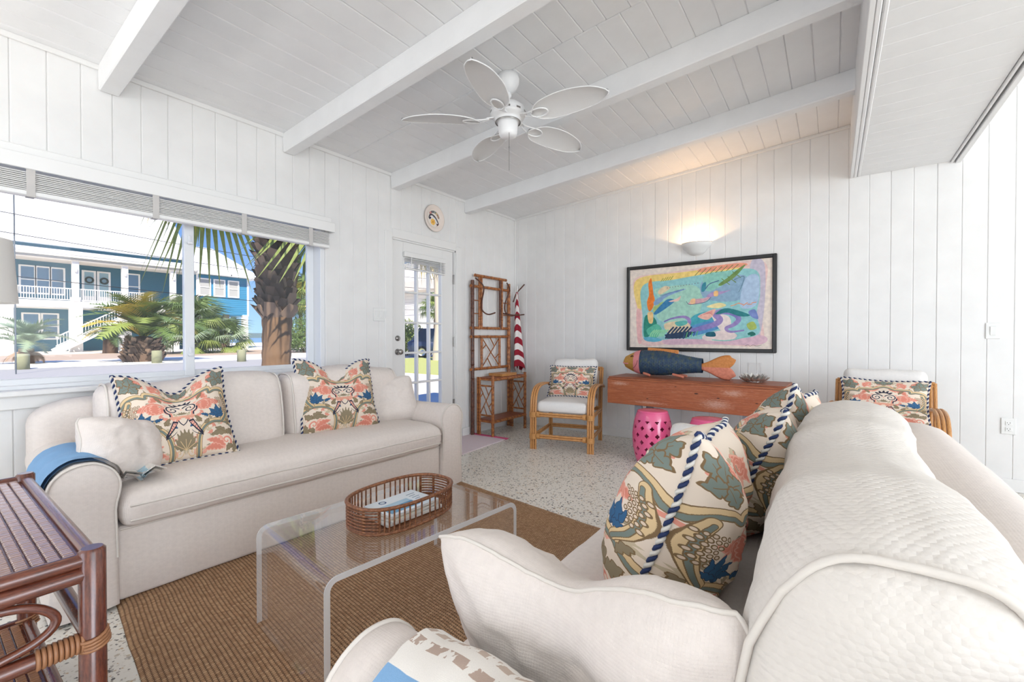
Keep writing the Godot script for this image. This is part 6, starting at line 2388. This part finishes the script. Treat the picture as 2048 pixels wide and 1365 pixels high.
func build_hall_tree() -> void:
	var o := thing("hall_stand", "tall bamboo hall stand with coat horns in the corner", "hall stand", Vector3(0, 0, 0))
	var X := 0.055
	var zl := 0.905
	var zr := 0.215
	var st: SurfaceTool
	for q in [[zl, 1.755, M.bamboo_dark], [zr, 1.775, M.bamboo]]:
		st = new_st()
		pole(st, Vector3(X, 0, q[0]), Vector3(X, q[1], q[0]), 0.021, 0.155, 12)
		part("post", st, q[2], o)
	for y in [1.69, 1.215, 1.115, 0.745]:
		st = new_st()
		pole(st, Vector3(X, y, zl + 0.03), Vector3(X, y, zr - 0.02), 0.016, 0.13, 10)
		part("rail", st, M.bamboo, o)
	for z in [0.79, 0.755, 0.40, 0.365]:
		st = new_st()
		pole(st, Vector3(X + 0.006, 1.20, z), Vector3(X + 0.006, 1.80, z), 0.0145, 0.11, 10)
		part("upright", st, M.bamboo if z != 0.40 else M.bamboo_dark, o)
	st = new_st()
	pole(st, Vector3(X, 1.815, 0.86), Vector3(X, 1.815, 0.27), 0.017, 0.14, 10)
	part("cap_rail", st, M.bamboo, o)
	for y in [1.53, 1.38]:
		for q in [[zl, 0.79], [0.365, zr]]:
			st = new_st()
			pole(st, Vector3(X, y, q[0]), Vector3(X, y, q[1]), 0.006, 0.0, 7)
			part("rung", st, M.bamboo, o)
	for z in [0.745, 0.405]:
		st = new_st()
		pole(st, Vector3(X, 0.745, z), Vector3(X, 1.115, z), 0.016, 0.1, 10)
		part("upright", st, M.bamboo, o)
	st = new_st()
	lattice(st, Vector3(X, 0.755, 0.73), Vector3(0, 0, -0.31), Vector3(0, 0.35, 0), 0.0065)
	part("lattice", st, M.bamboo, o)
	# bent coat horns
	for q in [[0.80, -1.0], [0.36, 1.0]]:
		st = new_st()
		var z: float = q[0]
		var pts := spline([Vector3(X + 0.02, 1.78, z + q[1] * 0.02 + (0.10 if q[1] < 0.0 else -0.10)), Vector3(X + 0.10, 1.68, z + 0.03 * q[1] * -1.0), Vector3(X + 0.05, 1.52, z - 0.0), Vector3(X + 0.04, 1.42, z - 0.02), Vector3(X + 0.10, 1.37, z - 0.05), Vector3(X + 0.17, 1.39, z - 0.10)], 6)
		tube(st, pts, 0.008, 8)
		part("coat_horn", st, M.bamboo_dark, o)
	st = new_st()
	tube(st, spline([Vector3(X + 0.03, 1.55, 0.16), Vector3(X + 0.05, 1.66, 0.12), Vector3(X + 0.09, 1.74, 0.06), Vector3(X + 0.12, 1.78, 0.04)], 5), 0.008, 8)
	tube(st, spline([Vector3(X + 0.02, 1.40, 0.36), Vector3(X + 0.06, 1.385, 0.24), Vector3(X + 0.09, 1.385, 0.14), Vector3(X + 0.13, 1.395, 0.06)], 5), 0.008, 8)
	part("coat_horn", st, M.bamboo_dark, o)
	# shelf table in front
	var xf := 0.315
	for q in [[xf, 0.865], [xf, 0.235]]:
		st = new_st()
		pole(st, Vector3(q[0], 0, q[1]), Vector3(q[0], 0.685, q[1]), 0.017, 0.12, 12)
		part("front_leg", st, M.bamboo, o)
	for z in [0.865, 0.235]:
		st = new_st()
		pole(st, Vector3(X + 0.045, 0, z), Vector3(X + 0.045, 0.66, z), 0.013, 0.0, 9)
		pole(st, Vector3(X + 0.072, 0, z), Vector3(X + 0.072, 0.66, z), 0.013, 0.0, 9)
		part("back_leg", st, M.bamboo, o)
		st = new_st()
		for y in [0.635, 0.565, 0.235, 0.165]:
			pole(st, Vector3(X + 0.06, y, z), Vector3(xf, y, z), 0.0105, 0.1, 9)
		part("side_rail", st, M.bamboo, o)
		st = new_st()
		lattice(st, Vector3(X + 0.085, 0.245, z), Vector3(xf - X - 0.10, 0, 0), Vector3(0, 0.31, 0), 0.006)
		part("lattice", st, M.bamboo, o)
	for y in [0.635, 0.165]:
		st = new_st()
		pole(st, Vector3(xf, y, 0.88), Vector3(xf, y, 0.22), 0.015, 0.12, 10)
		part("front_rail", st, M.bamboo, o)
		st = new_st()
		box(st, Vector3((X + xf) * 0.5 + 0.015, y + 0.014, 0.55), Vector3(xf - X - 0.035, 0.014, 0.62), 0.003)
		part("shelf", st, M.redwood_plain, o)
	# a shallow wooden tray on the shelf
	var t := thing("wooden_tray", "shallow honey wood box on the hall stand shelf", "box", Vector3(0.20, 0.657, 0.53))
	st = new_st()
	box(st, Vector3(0, 0.012, 0), Vector3(0.20, 0.022, 0.28), 0.003)
	part("base", st, M.rattan, t)
	st = new_st()
	box(st, Vector3(0, 0.028, 0), Vector3(0.205, 0.009, 0.286), 0.003)
	part("lid", st, M.rattan, t)
	# furled flag on its staff
	var f := thing("furled_flag", "red and white striped flag furled on a staff in corner", "flag", Vector3(0.125, 0.657, 0.10))
	st = new_st()
	tube(st, [Vector3(0, 0, 0.0), Vector3(-0.01, 1.10, 0.02)], 0.006, 8)
	part("staff", st, M.silver, f)
	st = new_st()
	surf(st, 60, 40, func(u: float, v: float) -> Vector3:
		var a := TAU * v
		var rr := (0.014 + 0.078 * pow(u, 0.9)) * (1.0 + 0.20 * sin(a * 3.0 + u * 3.0) + 0.10 * sin(a * 5.0 + 1.0))
		var y := 1.02 - 0.98 * u + 0.05 * sin(a + 0.6) * smooth(0.75, 1.0, u)
		return Vector3(-0.01 + rr * 0.62 * cos(a) + 0.018 * u, y, 0.02 + rr * sin(a) - 0.03 * u), func(u, v): return Vector2(0.5 + v * 0.2, u * 0.95 + 0.07 * sin(TAU * v + 0.5)))
	part("cloth", st, M.flag_stripe, f)

# ---------------------------------------------------------------- ceiling fan
func build_fan() -> void:
	var yc := ceil_y(1.68)
	var o := thing("ceiling_fan", "white ceiling fan with five woven leaf blades", "ceiling fan", Vector3(1.68, 0, 2.43))
	var st := new_st()
	lathe(st, [Vector2(0, yc + 0.01), Vector2(0.062, yc + 0.005), Vector2(0.072, yc - 0.02), Vector2(0.070, yc - 0.05), Vector2(0.055, yc - 0.085), Vector2(0.03, yc - 0.105), Vector2(0, yc - 0.11)], 32)
	part("canopy", st, M.fan_white, o)
	st = new_st()
	tube(st, [Vector3(0, yc - 0.10, 0), Vector3(0, 2.56, 0)], 0.0125, 12)
	lathe(st, [Vector2(0.013, yc - 0.105), Vector2(0.022, yc - 0.115), Vector2(0.022, yc - 0.13), Vector2(0.013, yc - 0.14)], 16)
	part("downrod", st, M.fan_white, o)
	st = new_st()
	lathe(st, [Vector2(0, 2.60), Vector2(0.03, 2.60), Vector2(0.045, 2.585), Vector2(0.085, 2.575), Vector2(0.108, 2.555), Vector2(0.112, 2.535), Vector2(0.112, 2.515), Vector2(0.104, 2.50), Vector2(0.085, 2.492), Vector2(0.078, 2.48), Vector2(0.078, 2.47), Vector2(0, 2.468)], 40)
	var motor := part("motor", st, M.fan_white, o)
	for k in 10:
		var a := TAU * (k + 0.5) / 10
		var v := part("vent", box_mesh(Vector3(0.03, 0.012, 0.006), 0.001), M.nickel, motor, Vector3(cos(a) * 0.1095, 2.525, sin(a) * 0.1095))
		v.rotation.y = -a + PI / 2
	st = new_st()
	lathe(st, [Vector2(0.079, 2.474), Vector2(0.082, 2.470), Vector2(0.079, 2.466)], 40)
	part("nickel_ring", st, M.nickel, motor)  # thin nickel ring between motor and switch housing
	st = new_st()
	lathe(st, [Vector2(0, 2.472), Vector2(0.062, 2.470), Vector2(0.064, 2.455), Vector2(0.058, 2.40), Vector2(0.052, 2.385), Vector2(0.03, 2.375), Vector2(0, 2.372)], 36)
	part("switch_housing", st, M.fan_white, o)
	st = new_st()
	tube(st, [Vector3(0.03, 2.40, 0.03), Vector3(0.036, 2.385, 0.036), Vector3(0.036, 2.15, 0.036)], 0.0016, 5)
	lathe(st, [Vector2(0, 2.30), Vector2(0.004, 2.297), Vector2(0.004, 2.288), Vector2(0, 2.285)], 8, Transform3D(Basis.IDENTITY, Vector3(0.036, 0, 0.036)))
	part("pull_chain", st, M.nickel, o)
	# one blade, shared by all five
	var wave := func(u: float, v: float) -> Vector3:
		var r := lerpf(0.175, 0.665, u)
		var w := 0.098 * pow(sin(PI * clampf(0.13 + u * 0.80, 0.0, 1.0)), 0.62) * (1.0 - 0.25 * smooth(0.0, 0.2, 0.2 - u)) * sqrt(maxf(0.0, 1.0 - pow(maxf(0.0, u - 0.80) / 0.2, 2.2)) if u > 0.80 else 1.0) * (smooth(-0.05, 0.10, u))
		var x := (v * 2.0 - 1.0)
		return Vector3(r, -0.010 * x * x + 0.014 * sin(u * PI), x * w)
	var bm := new_st()
	for side in 2:
		surf(bm, 90, 42, func(u: float, v: float) -> Vector3:
			var p: Vector3 = wave.call(u, v)
			var k := 0.0011 * (1.0 if (int(u * 90) + int(v * 42)) % 2 else -1.0)
			return p + Vector3(0, (k - 0.002) if side else (0.002 + k), 0), null, 3, side == 0)
	var bmesh := fin(bm)
	var rm := new_st()
	var rim := []
	for i in 41:
		rim.append(wave.call(i / 40.0, 0.0))
	for i in range(40, -1, -1):
		rim.append(wave.call(i / 40.0, 1.0))
	tube(rm, rim, 0.0035, 6, true)
	var rmesh := fin(rm)
	var hm := new_st()
	bar(hm, Vector3(0.07, 0.022, 0), Vector3(0.135, 0.012, 0), 0.030, 0.008, 0.002)
	for e in [-1.0, 1.0]:
		tube(hm, spline([Vector3(0.12, 0.010, e * 0.010), Vector3(0.16, 0.0, e * 0.022), Vector3(0.20, -0.006, e * 0.034), Vector3(0.245, -0.006, e * 0.034), Vector3(0.275, -0.006, e * 0.018), Vector3(0.282, -0.006, 0.0)], 5), 0.0048, 7)
	var hmesh := fin(hm)
	for k in 5:
		var a := deg_to_rad(-75.0 + 72.0 * k)
		var b := part("blade", bmesh, M.fan_weave, o, Vector3(0, 2.478, 0))
		b.basis = Basis(Vector3.UP, -a) * Basis(Vector3(1, 0, 0), deg_to_rad(-11.0))
		part("rim", rmesh, M.fan_white, b)
		part("bracket", hmesh, M.fan_white, b)

# ---------------------------------------------------------------- things on the walls, lamp
func build_wall_things() -> void:
	var o := thing("framed_picture", "abstract sea creature painting in a black frame", "picture", Vector3(2.229, 1.42, 0))
	var w := 1.416
	var h := 0.908
	var fw := 0.036
	for s in [-1.0, 1.0]:
		var st := new_st()
		box(st, Vector3(s * (w - fw) * 0.5, 0, 0.022), Vector3(fw, h, 0.03), 0.006)
		part("frame_side", st, M.frame_black, o)
		st = new_st()
		box(st, Vector3(0, s * (h - fw) * 0.5, 0.0215), Vector3(w - fw * 1.6, fw, 0.03), 0.006)
		part("frame_rail", st, M.frame_black, o)
	var st := new_st()
	flat(st)
	var iw := w * 0.5 - fw * 0.7
	var ih := h * 0.5 - fw * 0.7
	poly(st, [Vector3(-iw, -ih, 0.022), Vector3(iw, -ih, 0.022), Vector3(iw, ih, 0.022), Vector3(-iw, ih, 0.022)], Vector3(0, 0, 1), [Vector2(0, 1), Vector2(1, 1), Vector2(1, 0), Vector2(0, 0)])
	box(st, Vector3(0, 0, 0.014), Vector3(iw * 2.0, ih * 2.0, 0.012))
	st = new_st()
	flat(st)
	poly(st, [Vector3(-iw, -ih, 0.022), Vector3(iw, -ih, 0.022), Vector3(iw, ih, 0.022), Vector3(-iw, ih, 0.022)], Vector3(0, 0, 1), [Vector2(0, 1), Vector2(1, 1), Vector2(1, 0), Vector2(0, 0)])
	part("canvas", st, M.art, o)
	part("backing", box_mesh(Vector3(iw * 2.0, ih * 2.0, 0.012)), M.wall_slab, o, Vector3(0, 0, 0.013))
	# uplight sconce: half a ceramic bowl with a lamp in it
	var s := thing("wall_sconce", "white half-bowl uplight sconce above the painting", "wall lamp", Vector3(2.238, 1.93, 0.0))
	st = new_st()
	var prof := [Vector2(0.022, 0.0), Vector2(0.055, 0.006), Vector2(0.085, 0.03), Vector2(0.098, 0.055), Vector2(0.125, 0.072), Vector2(0.142, 0.10), Vector2(0.145, 0.125), Vector2(0.140, 0.125), Vector2(0.120, 0.085), Vector2(0.09, 0.065), Vector2(0.02, 0.05)]
	surf(st, prof.size() - 1, 28, func(u: float, v: float) -> Vector3:
		var p: Vector2 = prof[int(round(u * (prof.size() - 1)))]
		var a := PI * v
		return Vector3(cos(a) * p.x, p.y, sin(a) * p.x * 0.82 + 0.002))
	part("bowl", st, M.plastic, s)
	st = new_st()
	lathe(st, [Vector2(0, 0.055), Vector2(0.012, 0.058), Vector2(0.018, 0.075), Vector2(0.012, 0.092), Vector2(0, 0.096)], 16, Transform3D(Basis.IDENTITY, Vector3(0, 0, 0.055)))
	part("bulb", st, mat(Color(1, 0.9, 0.75), 0.4, {"emission_enabled": true, "emission": Color(1.0, 0.80, 0.56), "emission_energy_multiplier": 3.0}), s)
	var l := OmniLight3D.new()
	l.name = "sconce_light"
	l.position = Vector3(2.238, 2.006, 0.055)
	l.light_color = Color(1.0, 0.80, 0.58)
	l.light_energy = 0.20
	l.light_size = 0.015
	l.omni_range = 12.0
	l.omni_attenuation = 2.0
	l.shadow_enabled = true
	add_child(l)
	fill_uplighter("added unseen uplighter behind the honeycomb sofa", Vector3(3.0, 0, 6.3), 0.5)
	fill_uplighter("added unseen uplighter beside the drum-shade lamp", Vector3(0.55, 0, 5.9), 1.8)
	# painted plate over the door
	var p := thing("wall_plate", "round ceramic plate with a bird and yellow flower above door", "plate", Vector3(0.0, 2.335, 1.46))
	st = new_st()
	var R := 0.138
	lathe(st, [Vector2(0.0, 0.012), Vector2(0.088, 0.012), Vector2(0.098, 0.020), Vector2(R - 0.006, 0.030), Vector2(R, 0.028), Vector2(R - 0.004, 0.023), Vector2(0.09, 0.006), Vector2(0.07, 0.001), Vector2(0, 0.001)], 48, Transform3D(Basis(Vector3(0, 0, 1), -PI / 2), Vector3.ZERO))
	part("plate_body", st, mat(C8(238, 224, 214), 0.25), p)
	st = new_st()
	flat(st)
	var ring := []
	var uvs := []
	for k in 40:
		var a := TAU * k / 40
		ring.append(Vector3(0.0133, sin(a) * 0.087, cos(a) * 0.087))
		uvs.append(Vector2(0.5 - cos(a) * 0.5, 0.5 - sin(a) * 0.5))
	poly(st, ring, Vector3(1, 0, 0), uvs)
	part("decoration", st, mat(Color.WHITE, 0.25, {"albedo_texture": tex(plate_img())}), p)
	# switches and a socket
	switch_plate("light_switch", "white triple light switch plate beside the glazed door", Vector3(0.001, 1.317, 2.115), PI / 2, 3)
	switch_plate("light_switch", "white single light switch plate on the picture wall", Vector3(4.297, 1.16, 0.001), 0.0, 1)
	var so := thing("wall_outlet", "white double power outlet low on the picture wall", "outlet", Vector3(4.38, 0.47, 0.001))
	st = new_st()
	box(st, Vector3(0, 0, 0.004), Vector3(0.075, 0.118, 0.008), 0.003)
	part("plate", st, M.plastic, so)
	for y in [-0.022, 0.022]:
		st = new_st()
		box(st, Vector3(0, y, 0.009), Vector3(0.034, 0.030, 0.004), 0.002)
		var face := part("socket", st, M.plastic, so)
		st = new_st()
		for x in [-0.007, 0.007]:
			box(st, Vector3(x, y + 0.003, 0.0112), Vector3(0.002, 0.008, 0.0006))
		box(st, Vector3(0, y - 0.008, 0.0112), Vector3(0.004, 0.004, 0.0006))
		part("slot", st, M.frame_black, face)
	# standard lamp at the end of the window sofa
	var f := thing("floor_lamp", "standard lamp with off-white drum shade beside the wide window", "floor lamp", Vector3(0.205, 0, 4.545))
	st = new_st()
	lathe(st, [Vector2(0, 0), Vector2(0.105, 0.0), Vector2(0.105, 0.012), Vector2(0.02, 0.025), Vector2(0.012, 0.04), Vector2(0.011, 1.40), Vector2(0, 1.40)], 28)
	part("stand", st, M.nickel, f)
	st = new_st()
	lathe(st, [Vector2(0.185, 1.275), Vector2(0.168, 1.565)], 48)
	lathe(st, [Vector2(0.182, 1.276), Vector2(0.165, 1.564)], 48)
	part("shade", st, M.shade, f)
	st = new_st()
	for k in 3:
		var a := TAU * k / 3
		tube(st, [Vector3(0, 1.40, 0), Vector3(cos(a) * 0.165, 1.55, sin(a) * 0.165)], 0.002, 5)
	part("spider", st, M.nickel, f)

func fill_uplighter(label: String, at: Vector3, e: float) -> void:
	# an unseen uplighter, added to fill the room by way of the ceiling
	var o := thing("added_uplighter", label, "floor lamp", at, 0.0, "added fill uplighters behind the sitting area")
	var st := new_st()
	lathe(st, [Vector2(0, 0), Vector2(0.15, 0.0), Vector2(0.15, 0.015), Vector2(0.02, 0.03), Vector2(0.013, 0.05), Vector2(0.013, 1.68), Vector2(0, 1.68)], 24)
	part("stand", st, M.nickel, o)
	st = new_st()
	lathe(st, [Vector2(0.02, 1.67), Vector2(0.10, 1.69), Vector2(0.20, 1.75), Vector2(0.24, 1.80), Vector2(0.235, 1.80), Vector2(0.19, 1.76), Vector2(0.02, 1.70)], 32)
	part("bowl", st, M.plastic, o)
	st = new_st()
	lathe(st, [Vector2(0, 1.762), Vector2(0.18, 1.760), Vector2(0.18, 1.752), Vector2(0, 1.752)], 28)
	part("light_panel", st, mat(Color(1, 1, 1), 0.5, {"emission_enabled": true, "emission": Color(1.0, 0.97, 0.93), "emission_energy_multiplier": 3.0}), o)
	area("added_uplighter_light", at + Vector3(0, 1.80, 0), Vector3(0, 1, 0), Vector2(0.34, 0.34), e, Color(1.0, 0.975, 0.95))

func switch_plate(nm: String, label: String, at: Vector3, turn: float, n: int) -> void:
	var o := thing(nm, label, "switch", at, turn)
	var st := new_st()
	box(st, Vector3(0, 0, 0.004), Vector3(0.03 + 0.046 * n, 0.118, 0.008), 0.003)
	part("plate", st, M.plastic, o)
	for k in n:
		st = new_st()
		box(st, Vector3((k - (n - 1) * 0.5) * 0.046, 0, 0.010), Vector3(0.032, 0.066, 0.006), 0.002, Basis(Vector3(1, 0, 0), 0.06))
		part("rocker", st, M.plastic, o)

func plate_img() -> Image:
	var im := Image.create(256, 256, false, Image.FORMAT_RGB8)
	im.fill(C8(240, 230, 220))
	var V := func(a: Array) -> Array: return a.map(func(q): return Vector2(q[0], q[1]))
	# coloured blocks of writing round the top rim
	var cols := [C8(222, 150, 140), C8(120, 124, 128), C8(150, 160, 150), C8(226, 196, 150), C8(190, 150, 120)]
	for k in 5:
		var a := -2.35 + k * 0.42
		stroke(im, [Vector2(128, 136) + Vector2.from_angle(a) * 106, Vector2(128, 136) + Vector2.from_angle(a + 0.3) * 106], 34.0, C8(60, 54, 56))
		stroke(im, [Vector2(128, 136) + Vector2.from_angle(a + 0.02) * 106, Vector2(128, 136) + Vector2.from_angle(a + 0.28) * 106], 26.0, cols[k])
	# bird with a curved neck, a striped wing, a yellow flower
	stroke(im, spline(V.call([[44, 130], [60, 96], [100, 92], [150, 118], [196, 170], [210, 210]]), 8), 46.0, C8(70, 66, 76))
	stroke(im, spline(V.call([[60, 118], [84, 104], [120, 112], [160, 140], [196, 186]]), 8), 26.0, C8(240, 238, 236))
	stroke(im, spline(V.call([[110, 100], [160, 124], [206, 180]]), 8), 8.0, C8(150, 148, 158))
	disc(im, Vector2(60, 128), 14.0, C8(50, 50, 80))
	for k in 9:
		var a := TAU * k / 9
		disc(im, Vector2(110, 184) + Vector2.from_angle(a) * 30.0, 18.0, C8(246, 204, 96) if k % 2 else C8(242, 180, 92))
	disc(im, Vector2(110, 184), 16.0, C8(214, 150, 60))
	for k in 7:
		disc(im, Vector2(170 + (k * 37) % 60, 190 + (k * 23) % 50), 5.0, C8(180, 110, 80))
	return im
